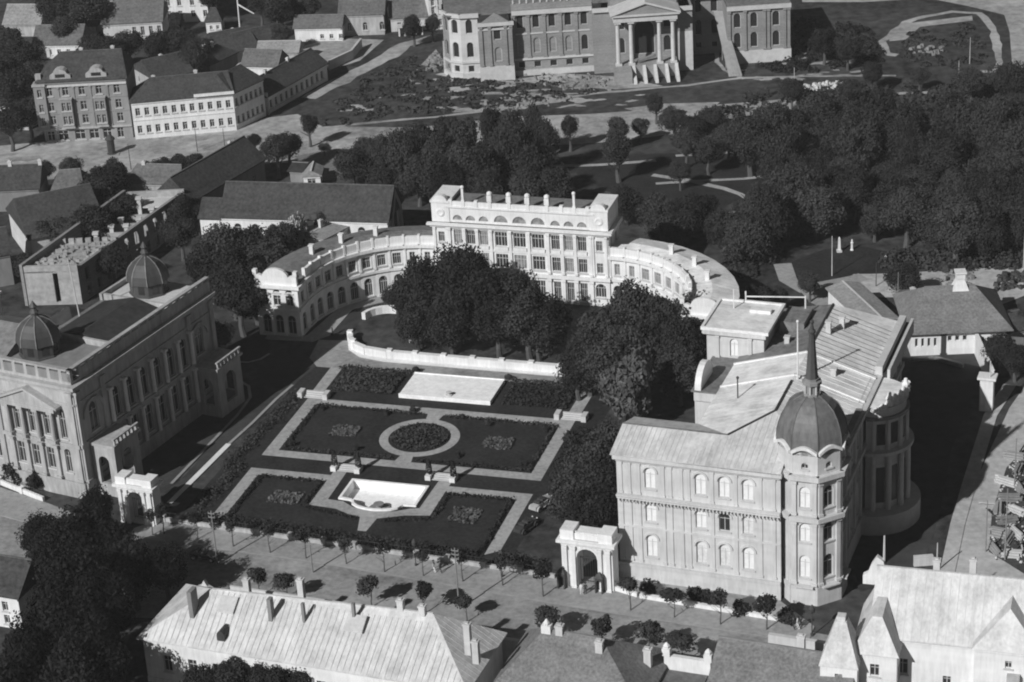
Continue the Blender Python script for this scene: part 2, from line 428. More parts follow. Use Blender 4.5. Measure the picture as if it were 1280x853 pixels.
# --- road between the park and the walled yard
sheet('road', [(60.16,362.09), (68.94,361.08), (78.84,361.68), (106.99,362.29), (102.51,345.67), (88.65,349.78), (83.03,345.95), (65.77,351.22), (59.77,352.12)], 0.03, PALE_ROAD)
strip('path', [(48.7,368.53), (48.72,361.38), (50.19,356.98), (59.77,359.69), (61.9,360.76)], 3.2, 0.05, WALKM)
sheet('pavement', [(49.7,358.44), (59.93,358.96), (59.84,350.09), (54.08,346.31), (51.04,351.41)], 0.045, WALKM)
# --- dark yard behind the domed palace and the right-hand street
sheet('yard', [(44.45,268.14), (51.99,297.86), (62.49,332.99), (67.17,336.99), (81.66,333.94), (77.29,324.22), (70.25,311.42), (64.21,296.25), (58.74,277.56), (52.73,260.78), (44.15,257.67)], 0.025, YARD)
sheet('road', [(55.89,260.41), (61.03,274.99), (66.7,288.42), (75.41,307.96), (81.29,318.38), (99.41,324.64), (81.97,261.49), (66.56,251.06)], 0.02, PALE_ROAD)
strip('pavement', [(56.47,261.17), (60.43,273.71), (64.53,285.3), (71.98,305.72), (77.12,315.53)], 2.0, 0.13, PALE_ROAD)

# --- the palace street in front
FYAW = -21.2
sheet('road', [(-112.04,315.38), (-78.28,301.5), (-58.09,285.52), (-52.45,286.69), (-25.89,275.52), (4.4,262.32), (21.01,255.32), (35.93,248.72), (80.95,229.51), (74.73,208.91), (32.98,228.33), (-2.62,241.8), (-44.08,260.79), (-100.35,270.34)], 0.02, STREET)
def kerbed(name, top, m):
    return struct(MB().prism(top, 0.0, 0.13).build(name, m))
WALK_E = [(-57.4,282.01), (-54.43,283.93), (-25.77,272.66), (4.25,259.07), (20.71,252.2), (35.52,245.91), (36.91,249.77), (33.34,256.5), (12.8,265.09), (4.56,266.06), (-10.73,271.95), (-28.31,278.93), (-47.59,286.79), (-52.72,289.06), (-56.18,286.91)]
kerbed('pavement', WALK_E, WALKM)
strip('kerb', [(-57.37,281.78), (-54.39,283.65), (-25.76,272.4), (4.24,258.82), (20.69,251.97), (35.48,245.63)], 0.35, 0.14, KERB)
kerbed('pavement', [(-104.72,311.01), (-78.37,302.01), (-70.17,296.03), (-58.21,286.46), (-57.6,281.81), (-63.83,285.3), (-76.8,293.24), (-103.3,305.18)], WALKM)

# --- the formal garden, on its own axes
gd = thing('formal_garden', 'formal palace garden with pale gravel paths and dark lawns', 'garden', (-15.1,309.99),-18)
gd['kind'] = 'structure'
def gsheet(name, pts, z, m): return sheet(name, pts, z, m, gd)
def ring(x0, x1, y0, y1, a0, a1, b0, b1): return None
go_ = [(-27, -33), (24, -35), (27, 24), (-26, 24)]; gi_ = [(HOLE[0], HOLE[2]), (HOLE[1], HOLE[2]), (HOLE[1], HOLE[3]), (HOLE[0], HOLE[3])]
gl_ = MB()
for k in range(4):
    j = (k+1) % 4; gl_.quad((*go_[k], .015), (*go_[j], .015), (*gi_[j], .015), (*gi_[k], .015))
gl_.build('lawn', LAWN, gd)
def frame_path(xo, yo, xi, yi):
    mb = MB(); z = 0.05
    for q in ([(-xo, -yo), (xo, -yo), (xi, -yi), (-xi, -yi)], [(xo, -yo), (xo, yo), (xi, yi), (xi, -yi)], [(xo, yo), (-xo, yo), (-xi, yi), (xi, yi)], [(-xo, yo), (-xo, -yo), (-xi, -yi), (-xi, yi)]):
        mb.poly([(a, b, z) for a, b in q])
    return mb
frame_path(22.2, 9.9, 20.2, 7.9).build('gravel_path', PATH, gd)
N_ = 48; mb = MB()
for k in range(N_):
    a, b = 2*pi*k/N_, 2*pi*(k+1)/N_
    mb.quad((6.25*cos(a), 6.25*sin(a), .05), (6.25*cos(b), 6.25*sin(b), .05), (4.85*cos(b), 4.85*sin(b), .05), (4.85*cos(a), 4.85*sin(a), .05))
mb.build('round_path', PATH, gd)
for s_ in (-1, 1):
    MB().poly([(-1.3, s_*7.95, .047), (1.3, s_*7.95, .047), (1.0, s_*6.0, .047), (-1.0, s_*6.0, .047)]).build('gravel_path', PATH, gd)
for s_ in (-1, 1):                         # lower parterre arms
    MB().poly([(s_*22.2, -14, .05), (s_*8, -14, .05), (s_*8, -15.9, .05), (s_*20.3, -15.9, .05), (s_*20.3, -32, .05), (s_*22.2, -30.5, .05)]).build('gravel_path', PATH, gd)
    MB().poly([(s_*9.3, -12.2, .054), (s_*7.3, -12.2, .054), (s_*7.1, -21.2, .054), (s_*9.3, -23, .054)]).build('gravel_path', PATH, gd)
arc = [(5.6*cos(pi+pi*k/12)+0.6, -22.6+2.0*sin(pi+pi*k/12)) for k in range(13)]
MB().poly([(-9.3, -23.2, .058), (-7.2, -21.1, .058), (-4.6, -21.3, .058), (-2.6, -22.7, .058), (0.6, -23.3, .058), (3.8, -22.7, .058), (5.8, -21.5, .058), (7.2, -21.1, .058), (9.3, -22.9, .058), (5.6, -23.6, .058), (3.4, -24.6, .058), (2.0, -25.2, .058), (1.7, -29, .058), (.4, -29, .058), (-.6, -25.2, .058), (-2.4, -24.8, .058), (-5, -23.6, .058)]).build('gravel_path', PATH, gd)
gsheet('terrace_kerb', [(17, 24.3), (-14.6, 24.6), (-19.2, 25.6), (-22.0, 28.0), (-23.6, 31.8), (-22.8, 31.8), (-21.2, 28.8), (-18.6, 26.5), (-14.4, 25.7), (17, 25.4)], .07, WHITE)
gsheet('gravel_path', [(-25, 21.0), (17.5, 21.3), (24, 21.5), (24, 25.4), (17.5, 25.4), (-15, 25.6), (-20.5, 27.6), (-23.3, 31.5), (-28.5, 31), (-27.5, 24)], .045, STREET)
for s_ in (-1, 1):                         # paths climbing beside the pool to the terrace
    MB().poly([(s_*22.4, 9.8, .052), (s_*20.4, 9.8, .052), (s_*20.6, 21.2, .052), (s_*22.6, 21.2, .052)]).build('gravel_path', PATH, gd)
    st = MB()
    for k in range(4): st.box(s_*21.4-1.7, s_*21.4+1.7, 9.9+k*.38, 10.3+k*.38, 0.0, .18+.16*k)
    st.build('steps', STONE, gd)
    for e in (-1, 1): MB().box(s_*21.4+e*2.15-.4, s_*21.4+e*2.15+.4, 9.5, 11.3, 0.0, 1.0).build('step_pier', STONE, gd)
for s_ in (-1, 1):                         # steps between upper and lower parterre
    st = MB()
    for k in range(4): st.box(s_*7.5-1.4, s_*7.5+1.4, -12.6+k*.42, -12.18+k*.42, 0.0, .12+.12*k)
    st.build('steps', STONE, gd)
    for e in (-1, 1): MB().box(s_*7.5+e*1.9-.42, s_*7.5+e*1.9+.42, -12.9, -11.2, 0.0, .75).build('step_pier', WHITE, gd)
# --- sunken basin: rim and white walls going down, with a bowed front
def basin_outline(o):
    p = [(-5.2-o, -15.2+o), (6.1+o, -15.2+o), (6.1+o, -20.5-o), (4.6, -20.6-o)]
    p += [(0.5+(3.6+o*.6)*cos(-pi*k/8), -20.9-o+(1.9)*sin(-pi*k/8)) for k in range(9)]
    p += [(-3.7, -20.6-o), (-5.2-o, -20.4-o)]
    return p
bas = thing('garden_basin', 'white sunken garden basin with bowed front edge below the round bed', 'basin', (-15.1,309.99),-18)
inn, out_ = basin_outline(0), basin_outline(.4)
mb = MB(); n_ = len(inn)
for k in range(n_):
    j = (k+1) % n_
    mb.quad((*inn[k], .3), (*inn[j], .3), (*out_[j], .3), (*out_[k], .3))
    mb.quad((*out_[k], 0), (*out_[j], 0), (*out_[j], .3), (*out_[k], .3))
    mb.quad((*inn[k], .3), (*inn[j], .3), (*inn[j], -1.2), (*inn[k], -1.2))
mb.build('rim', SLAB, bas)
fl = MB().poly([(*p, -1.2) for p in inn]).build('basin_floor', SLAB, bas)
if fl.data.polygons[0].normal.z < 0: fl.data.flip_normals()
MB().lathe([(1.7, -1.198), (1.6, -.9), (.5, -.85), (.35, -.3), (.8, -.15)], 12, .6, -20.6).build('fountain_bowl', GREYW, bas)
gsheet('lawn', [(HOLE[0], HOLE[2]), (HOLE[1], HOLE[2]), (HOLE[1], -20.7)]+out_[2:]+[(HOLE[0], -20.7)], .018, LAWN)
for q in ([(HOLE[0], -20.7), (-5.6, -20.7), (-5.6, HOLE[3]), (HOLE[0], HOLE[3])], [(6.5, -20.7), (HOLE[1], -20.7), (HOLE[1], HOLE[3]), (6.5, HOLE[3])], [(-5.6, -14.8), (6.5, -14.8), (6.5, HOLE[3]), (-5.6, HOLE[3])]): gsheet('lawn', q, .018, LAWN)
# --- raised white pool terrace
pt = thing('pool_terrace', 'large white rectangular terrace slab between the two flower beds', 'terrace', (-15.1,309.99),-18)
MB().box(-7.7, 7.5, 12.7, 20.5, 0.0, .62).build('slab', SLAB, pt)
for a in ((-7.75, 7.55, 12.55, 12.75), (-7.75, 7.55, 20.45, 20.65)): MB().box(a[0], a[1], a[2], a[3], 0.0, .74).build('edge', SLAB, pt)
MB().lathe([(.55, .62), (.5, .8), (.2, .85), (.2, 1.1), (.5, 1.25), (.05, 1.3)], 10, 0.4, 13.6).build('fountain_jet', STONE, pt)

# --- the palace drive on the left, its kerbs and lawn strips
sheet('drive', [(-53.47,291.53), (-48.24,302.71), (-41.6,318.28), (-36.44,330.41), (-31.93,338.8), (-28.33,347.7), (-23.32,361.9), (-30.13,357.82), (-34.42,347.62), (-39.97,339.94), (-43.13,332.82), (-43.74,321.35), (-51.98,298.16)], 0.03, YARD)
strip('kerb', [(-51.84,293.74), (-48.24,302.71), (-44.67,311.63)], 0.9, 0.16, WHITE)
strip('kerb', [(-44.67,311.63), (-41.6,318.28), (-38.37,326.31), (-35.97,331.23)], 0.5, 0.14, KERB)
strip('kerb', [(-47.03,341.56), (-44.03,340.82), (-41.97,341.77), (-40.64,343.76)], 0.5, 0.15, KERB)
sheet('lawn', [(-51.24,349.41), (-48.19,358.14), (-42.53,356.64), (-40.57,344.7), (-42.46,341.22), (-46.78,341.83)], 0.04, LAWN)
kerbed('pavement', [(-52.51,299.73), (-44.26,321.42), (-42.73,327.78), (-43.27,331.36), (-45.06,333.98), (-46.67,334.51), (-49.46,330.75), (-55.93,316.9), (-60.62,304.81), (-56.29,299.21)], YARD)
strip('kerb', [(-52.26,299.69), (-44.23,321.14), (-42.57,327.46), (-43.16,331.64), (-45.08,334.28)], 0.5, 0.16, WALKM)
kerbed('pavement', [(-41.77,349.97), (-33.73,347.52), (-30.86,349.68), (-27.43,359.78), (-21.93,362.38), (-23.44,366.08), (-27.66,365.67), (-34.7,350.24), (-41.4,352.52)], WALKM)

# ================================================================== domed palace (right)
nd = thing('domed_palace', 'pale domed palace with tall spire and light sheet metal roofs', 'palace', (12.8,265.09),-21.3)
WROW = [(3.9, 3.4), (9.3, 2.8), (14.35, 3.15)]
ops = []
for x in (4.6, 11.5, 14.7, 17.9):
    for i, (zb, hh) in enumerate(WROW):
        ops.append((x, zb, 1.5, hh, True, GLASS if (x == 14.7 and i == 1) else rnd.choice((BLIND, BLIND, BLIND_G))))
for x in (11.3, 14.5, 17.7): ops.append((x, 0.5, 1.3, 1.3, False, GLASS))
ops.append((4.6, 0.5, 1.2, 1.1, False, GLASS))
main = Block(nd, 28.6, 48, 19.0, wall=PALE)
front = Block(nd, 22.3, 48, 19.0, wall=PALE)
front.walls('F', {'F': ops}, style='cross')
main.walls('B')
pw = Block(nd, 8.6, 10.4, 19.0, wall=PALE); pw.walls('LB', {'L': [(y, z, 1.5, h, True, BLIND) for y in (3.0, 7.0) for z, h in WROW]})
ww = Block(nd, 20.2, 37.5, 19.0, x=8.4, y=10.4, wall=PALE); ww.walls('L', {'L': [(y, z, 1.4, h, True, GLASS) for y in (29.5, 33) for z, h in WROW]})
east_y = [10, 13.5, 17.5, 34.5, 38, 41.5, 45]
eastb = Block(nd, 28.6, 41.5, 19.0, y=6.5, wall=PALE)
eastb.walls('R', {'R': [(y-6.5, z, 1.5, h, True, GLASS) for y in east_y for z, h in WROW]})
for k in ('F',):
    front.band('F', 0.0, 2.3, .3, name='plinth'); front.band('F', 2.3, 2.75, .5, name='string_course')
    front.band('F', 12.6, 13.0, .45, name='cornice'); front.band('F', 13.0, 13.25, .7, name='cornice')
    front.band('F', 18.2, 18.6, .4, name='cornice'); front.band('F', 18.6, 19.25, .8, name='cornice', ext=.3)
    front.band('F', 8.2, 8.5, .14, name='string_course')
for x in (.55, 1.75, 3.05, 6.4, 7.4, 8.9, 9.9, 13.1, 16.3, 19.6, 21.4):
    front.pilaster('F', x, 3.0, 12.58, .5, .13); front.pilaster('F', x, 13.3, 18.15, .45, .11)
for x in (4.6, 11.5, 14.7, 17.9):
    for zb, hh in WROW:                       # arched hood over each window
        hm = MB(); R1, R0 = 1.12, .86; zc = zb+hh-.75
        for i in range(8):
            a, b = pi*i/8, pi*(i+1)/8
            p = [(-R1*cos(a), R1*sin(a)), (-R1*cos(b), R1*sin(b)), (-R0*cos(b), R0*sin(b)), (-R0*cos(a), R0*sin(a))]
            hm.hull([(x+q[0], 0.0, zc+q[1]) for q in p], [(x+q[0], -.16, zc+q[1]) for q in p])
        hm.build('window_hood', PALE, nd)
for k in range(46): MB().box(.3+k*.48, .48+k*.48, -.66, -.02, 12.28, 12.55).build('dentil', PALE, nd)
main.band('R', 12.6, 13.25, .6, x0=8); main.band('R', 18.5, 19.25, .8, x0=8)
main.band('R', 0.0, 2.75, .4, name='plinth', x0=8)
for y in (8.6, 11.7, 15.5, 19.2, 32.8, 36.2, 39.7, 43.2, 46.8): main.pilaster('R', y, 3.0, 18.4, .8, .35)
# front-left pavilion roof and the big cross roof
pr = MB()
x0, x1, y0, y1, zz = -.6, 8.4, -.8, 10.4, 19.3
VH = (13.93, 5.2, 20.92)                       # where the pavilion ridge dies into the hip
pr.poly([(x0, y0, zz), (x1, y0, zz), VH, (x0, 5.2, 20.9)]); pr.poly([(x0, 5.2, 20.9), VH, (x1, y1, zz), (x0, y1, zz)])
pr.poly([(x0, y0, zz), (x0, 5.2, 20.9), (x0, y1, zz)]); pr.quad((x0, y0, zz-.1), (x1, y0, zz-.1), (x1, y1, zz-.1), (x0, y1, zz-.1)); pr.quad((x0, y0, zz), (x1, y0, zz), (x1, y0, zz-.1), (x0, y0, zz-.1))
proof = pr.build('front_roof', METAL_X, nd)
mr = MB(); xa, xb, xr, zr, zo = 8.4, 28.7, 19.0, 22.4, 19.3
ya, yb, yr0, yr1 = -.8, 48.6, 10.7, 46.0
A_, B_ = (xr, yr0, zr), (xr, yr1, zr)
hp = (23.85, 4.95, 20.85)
fr = MB().poly([(xa, ya, zo), (22.5, ya, zo), (22.5, 2.6, 20.2), hp, A_, VH]).quad((xa, ya, zo), (22.5, ya, zo), (22.5, ya, zo-.2), (xa, ya, zo-.2)).build('front_roof', METAL_X, nd)
wl1, wl2 = 21.9, 29.3
def xs_(y): return (xr, y, zr)
MB().poly([(xa, y1, zo), VH, A_, xs_(wl1), (xa, wl1, zo)]).poly([(xa, wl1, zo), xs_(wl1), xs_(wl2), (xa, wl2, zo)]).build('west_roof', METAL_Y, nd)
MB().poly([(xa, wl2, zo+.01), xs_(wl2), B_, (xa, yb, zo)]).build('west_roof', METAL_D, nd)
er = MB().poly([(xb, 7.0, zo), hp, A_, B_, (xb, yb, zo)]).poly([(xa, yb, zo), (xb, yb, zo), B_]).build('east_roof', METAL_Y, nd)
def seam(p, q, par, w=.06, h=.04, nm='seam', m=PALE): return MB().beam(p, q, w, h).build(nm, m, par)
for k in range(1, 26):                        # standing seams
    y = 14.5+k*1.3
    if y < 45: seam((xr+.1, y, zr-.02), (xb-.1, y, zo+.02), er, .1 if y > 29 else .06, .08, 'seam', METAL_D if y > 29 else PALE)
for k in range(1, 14):
    x = x0+.7*k
    seam((x, y0+.05, zz+.01), (x, 5.1, 20.89), proof)
for k in range(1, 20):
    x = 9.2+k*.8; t = (x-xa)/(xr-xa) if x < xr else (xb-x)/(xb-xr)
    if x < 22: seam((x, ya+.05, zo+.01), (x, ya+(yr0-ya)*t*.97, zo+(zr-zo)*t*.97), fr)
for y in (wl1, wl2):
    seam((xa, y, zo), (xr, y, zr), nd, .3, .18, 'fire_wall', WHITE); seam((xr, y, zr), (xb, y, zo), nd, .3, .18, 'fire_wall', WHITE)
seam(VH, A_, nd, .3, .12, 'hip_capping', TAR); seam(A_, xs_(20), nd, .3, .12, 'ridge_capping', TAR); seam((xr, 30, zr), B_, nd, .3, .14, 'ridge_capping', TAR)
seam((x0, 5.2, 20.88), VH, nd, .25, .1, 'ridge_capping', METAL_D)
MB().box(28.3, 29.3, 30.8, 48.4, 19.25, 20.5).build('parapet', PALE, nd)
MB().box(30.0, 30.4, 30.8, 48.4, 18.0, 20.2).build('parapet', PALE, nd)
MB().box(29.31, 29.99, 30.8, 48.4, 18.0, 19.5).build('gutter', TAR, nd)
MB().box(28.3, 29.2, 9.0, 18.2, 19.25, 20.2).build('parapet', GREYW, nd)
# west risalit with its volute gable and the back pavilion
wr = Block(nd, 3.6, 12.6, 18.7, x=4.9, y=21.0, wall=PALE); wr.walls('FRBL', {}); wr.band('F', 17.4, 18.7, .4)
MB().box(4.5, 8.7, 20.6, 33.2, 18.7, 18.95).build('risalit_roof', METAL_D, nd)
v = [(5.0, 20.7+3.2*(1-cos(pi*k/10)), 18.96+3.0*sin(pi*k/10)) for k in range(11)]
MB().hull(v, [(q[0]+.9, q[1], q[2]) for q in v]).build('volute_gable', WHITE, nd)
bp = Block(nd, 8.4, 9.2, 23.2, x=3.7, y=32.0, wall=PALE)
bp.walls('FRBL', {'F': [(4.0, 19.2, 1.2, 2.8, True, BLIND)]}); bp.band('F', 22.6, 23.25, .6, ext=.4); bp.band('L', 22.6, 23.24, .6, ext=.4)
for x in (1.6, 6.4): bp.pilaster('F', x, 18.9, 22.55, .5, .2)
MB().box(3.0, 12.9, 31.3, 41.8, 23.26, 23.5).build('pavilion_roof', METAL_Y, nd)
for a in ((3.0, 12.9, 31.3, 31.7), (3.0, 12.9, 41.4, 41.8), (3.0, 3.4, 31.72, 41.38), (12.5, 12.9, 31.72, 41.38)): MB().box(a[0], a[1], a[2], a[3], 23.503, 23.75).build('parapet', WHITE, nd)
MB().box(12.95, 16.5, 38.0, 43.5, 19.4, 22.6).build('stair_head', METAL_D, nd)
MB().box(8.5, 11.6, 38.0, 39.0, 23.51, 24.0).build('skylight', WHITE, nd)
MB().beam((7.0, 41.6, 24.3), (15.5, 43.2, 24.3), .12, .16).bar((7.0, 41.6, 23.5), (7.0, 41.6, 25.2), .12).bar((15.5, 43.2, 22.0), (15.5, 43.2, 24.6), .12).build('roof_rail', WHITE, nd)
for x, y, z0, hh in ((20.3, 37, 22.0, 1.7), (21.6, 40, 21.6, 1.6), (15.0, 34, 21.2, .9), (23.5, 26.0, 21.0, .8), ):
    MB().box(x-.35, x+.35, y-.35, y+.35, z0-.6, z0+hh).box(x-.45, x+.45, y-.45, y+.45, z0+hh+.003, z0+hh+.2).build('chimney', PALE, nd)
fp = MB().bar((xr+.6, 21, zr-.3), (xr+.6, 21, zr+8.4), .14, .09, 6).sphere((xr+.6, 21, zr+8.5), .22).build('flagpole', WHITE, nd)
MB().bar((12.2, 17, 20.2), (12.2, 17, 23.4), .1).sphere((12.2, 17, 23.5), .22).build('vent_pipe', IRON, nd)
MB().bar((5.9, 39, 23.4), (5.9, 39, 26.6), .09).build('mast', WHITE, nd)
# corner tower, octagonal
tw_c = (25.5, 3.95); ap = 4.1; R8 = ap/cos(pi/8)
oct8 = [(tw_c[0]+R8*cos(-pi/2-pi/8+k*pi/4), tw_c[1]+R8*sin(-pi/2-pi/8+k*pi/4)) for k in range(8)]
sl = 2*ap*math.tan(pi/8)
for k in range(8):
    p, q = oct8[k], oct8[(k+1) % 8]
    yaw = math.degrees(math.atan2(q[1]-p[1], q[0]-p[0]))
    tb = Block(nd, sl, 1.0, 22.6, x=p[0], y=p[1], yaw=yaw, wall=PALE)
    if k in (0, 1, 2):
        pm = BLIND if k == 0 else GLASS
        tb.walls('F', {'F': [(sl/2, z, 1.45, h, True, pm) for z, h in WROW] + [(sl/2, .6, 1.2, 1.3, False, pm)] + [(sl/2, 20.1, .9, .9, True, GLASS)]})
        for x in (.35, sl-.35): tb.pilaster('F', x, 3.0, 12.5, .6, .3); tb.pilaster('F', x, 13.35, 18.4, .55, .26)
        MB().box(.4, sl-.4, -.9, 0, 2.76, 2.95).build('balcony', PALE, nd, tb.M)
    else: tb.walls('F', {})
    tb.band('F', 0, 2.75, .35, name='plinth', ext=.1); tb.band('F', 12.6, 13.25, .75, ext=.28); tb.band('F', 18.6, 19.3, .7, ext=.26)
    cv = [(sl*t, 22.3+.75*sin(pi*t)) for t in [i/8 for i in range(9)]]     # waved eave
    cb = MB()
    for (xa_, za), (xb_, zb_) in zip(cv, cv[1:]):
        cb.hull([(xa_, .3, za), (xa_, -.55, za), (xa_, -.55, za+.45), (xa_, .3, za+.45)], [(xb_, .3, zb_), (xb_, -.55, zb_), (xb_, -.55, zb_+.45), (xb_, .3, zb_+.45)])
    cb.poly([(x_, 0.0, z_) for x_, z_ in cv]+[(sl, 0.0, 22.0), (0, 0.0, 22.0)])
    cb.build('waved_cornice', WHITE, nd, tb.M)
prof = [(4.55, 22.6), (4.6, 23.3), (4.55, 24.2), (4.3, 25.3), (3.9, 26.4), (3.35, 27.4), (2.5, 28.2), (1.5, 28.8), (.9, 29.0)]
dome = MB().lathe(prof, 8, *tw_c, -pi/2-pi/8).build('dome', DOME, nd)
for k in range(8):
    a = -pi/2-pi/8+k*pi/4; rb = MB()
    for (r0, z0), (r1, z1) in zip(prof, prof[1:]): rb.bar((tw_c[0]+r0*cos(a), tw_c[1]+r0*sin(a), z0), (tw_c[0]+r1*cos(a), tw_c[1]+r1*sin(a), z1), .1, .1, 5)
    rb.build('rib', DOME, dome)
ln = MB().lathe([(1.15, 28.9), (1.15, 29.2), (.8, 29.25), (.8, 30.4), (1.3, 30.5), (1.3, 30.9), (.95, 31.0), (1.0, 31.3)], 8, *tw_c).build('lantern', GREYW, nd)
for k in range(8):
    a = k*pi/4; MB().bar((tw_c[0]+1.0*cos(a), tw_c[1]+1.0*sin(a), 29.2), (tw_c[0]+1.0*cos(a), tw_c[1]+1.0*sin(a), 30.5), .12).build('colonnette', PALE, ln)
MB().lathe([(.85, 31.3), (.75, 32.2), (.55, 35), (.36, 37.5), (.5, 37.7), (.5, 37.9), (.3, 38.1), (.12, 39.0)], 8, *tw_c).sphere((tw_c[0], tw_c[1], 39.1), .28).build('spire', DOME_D, nd)
# round bay on the garden side with its crest
def arcwall(c, r, a0, a1, z0, z1, n=18, th=.6):
    o = [(c[0]+r*cos(a0+(a1-a0)*k/n), c[1]+r*sin(a0+(a1-a0)*k/n)) for k in range(n+1)]
    return o
bay = (29.0, 26.0)
o_ = arcwall(bay, 4.6, -pi/2, pi/2, 0, 1)
MB().prism(o_, 3.0, 18.7).build('round_bay', PALE, nd)
ap_ = [(bay[0]+4.9*cos(-pi/2+pi*k/14), bay[1]+4.9*sin(-pi/2+pi*k/14), 18.9) for k in range(15)]
MB().poly([(28.0, 31.2, 19.6), (28.0, 20.8, 19.6)]+ap_).poly([(q[0], q[1], 18.7) for q in ap_[::-1]]).build('bay_roof', METAL_Y, nd)
MB().prism(arcwall(bay, 5.05, -pi/2, pi/2, 0, 1), 16.9, 17.3).build('cornice', GREYW, nd)
MB().prism(arcwall(bay, 5.7, -pi/2, pi/2, 0, 1), 11.7, 12.2).build('cornice', PALE, nd)
MB().prism(arcwall(bay, 6.8, -pi/2, pi/2, 0, 1), 0.0, 3.0).build('bay_terrace', STONE, nd)
for k in range(7):
    a = -pi/2+pi*(k+.5)/7; MB().bar((bay[0]+5.0*cos(a), bay[1]+5.0*sin(a), 3.0), (bay[0]+5.0*cos(a), bay[1]+5.0*sin(a), 11.7), .42, .36, 8).build('column', PALE, nd)
    MB().bar((bay[0]+4.75*cos(a), bay[1]+4.75*sin(a), 12.2), (bay[0]+4.75*cos(a), bay[1]+4.75*sin(a), 17.2), .32, .28, 8).build('column', PALE, nd)
for k in range(6):
    a = -pi/2+pi*(k+1)/7
    for z0, z1 in ((4, 9.5), (13, 16.2)):
        c_, s_ = cos(a), sin(a); r_ = 4.64
        MB().hull([(bay[0]+r_*c_-s_*e, bay[1]+r_*s_+c_*e, z0) for e in (-.6, .6)]+[(bay[0]+r_*c_-s_*e, bay[1]+r_*s_+c_*e, z1) for e in (.6, -.6)], [(bay[0]+(r_-.15)*c_-s_*e, bay[1]+(r_-.15)*s_+c_*e, z0) for e in (-.6, .6)]+[(bay[0]+(r_-.15)*c_-s_*e, bay[1]+(r_-.15)*s_+c_*e, z1) for e in (.6, -.6)]).build('window', GLASS, nd)
crest = MB()
rr = random.Random(4)
for k in range(9):
    t = k/8; x = 29.2+4.0*sin(pi*t*.55+.3); y = 20.5+9.5*t; h = .4+1.0*sin(pi*t)+(1.0 if k in (2, 6) else 0)
    crest.lathe([(.6, 18.8), (.65, 19.0), (.45, 18.8+h*.3), (.55, 18.6+h*.6), (.3, 18.6+h*.8), (.25, 18.6+h), (.03, 18.7+h)], 7, x, y)
crest.build('crest_statuary', WHITE, nd)

# ================================================================== gates, railings of the palace garden
def gate(loc, yaw, label, wd=7.2):
    g = thing('gate_arch', label, 'gate', loc, yaw)
    b = Block(g, wd, 2.4, 7.4, wall=WHITE)
    for k in 'FB':
        o, u, n, w, r = b.side(k); MB().wall(o, u, n, w, 7.4, [(wd/2, 0.004, 2.9, 6.2, True)], 0.0, 1.2 if k == 'F' else 1.2).build('arch_wall', WHITE, g)
    b.walls('LR', {})
    b.band('F', 6.55, 6.85, .2); b.band('F', 7.0, 7.45, .65, ext=.5); b.band('B', 7.0, 7.45, .65, ext=.5)
    b.band('L', 7.004, 7.446, .5); b.band('R', 7.004, 7.446, .5)
    MB().box(0, wd, .1, 2.3, 7.45, 8.35).build('attic', WHITE, g)
    for x in (.9, wd-.9): MB().box(x-.95, x+.95, -.12, 2.45, 7.454, 8.8).build('attic_pier', WHITE, g)
    for x in (.55, 1.75, wd-1.75, wd-.55): b.pilaster('F', x, 0.0, 6.5, .55, .3)
    for k in range(14):
        MB().box(1.95+k*(wd-3.9)/14, 2.1+k*(wd-3.9)/14, .3, .5, 8.35, 8.6).build('merlon', WHITE, g)
    kb = MB()
    for i in range(8):
        a, c = pi*i/8, pi*(i+1)/8; R1, R0 = 1.8, 1.47; zc = 6.2-1.45
        p = [(-R1*cos(a), R1*sin(a)), (-R1*cos(c), R1*sin(c)), (-R0*cos(c), R0*sin(c)), (-R0*cos(a), R0*sin(a))]
        kb.hull([(wd/2+q[0], 0.0, zc+q[1]) for q in p], [(wd/2+q[0], -.12, zc+q[1]) for q in p])
    kb.build('archivolt', WHITE, g)
    gr = MB()
    for k in range(9): gr.bar((wd/2-1.35+k*.34, 1.2, .1), (wd/2-1.35+k*.34, 1.2, 4.3), .03, .03, 4)
    gr.beam((wd/2-1.4, 1.2, .5), (wd/2+1.4, 1.2, .5), .06, .08).beam((wd/2-1.4, 1.2, 4.1), (wd/2+1.4, 1.2, 4.1), .06, .08).build('iron_grille', IRON, g)
    return g
g1 = gate((4.9,263.92), FYAW, 'white triumphal gate arch beside the domed palace')
g2 = gate((-58.38,289.53), FYAW-2, 'white triumphal gate arch half in shade beside the old palace', 6.8)
g2.scale = (.86, .86, .84)
def sentry(loc, label):
    s = thing('sentry_box', label, 'sentry box', loc, FYAW)
    MB().wall((-.55, -.5), (1, 0), (0, -1), 1.1, 2.5, [(.55, .02, .7, 2.1, True)], 0, .8).box(-.55, .55, .42, .5, 0, 2.5).box(-.55, -.47, -.49, .41, 0, 2.5).box(.47, .55, -.49, .41, 0, 2.5).build('cabin', IRON, s)
    MB().lathe([(.9, 2.5), (.5, 2.8), (.05, 3.2)], 4, 0, 0, pi/4).build('roof', IRON, s)
sentry((9.75,261.49), 'dark sentry box on the far side of the gate arch opening')
sentry((4.77,263.31), 'dark sentry box on the garden side of the gate arch opening')

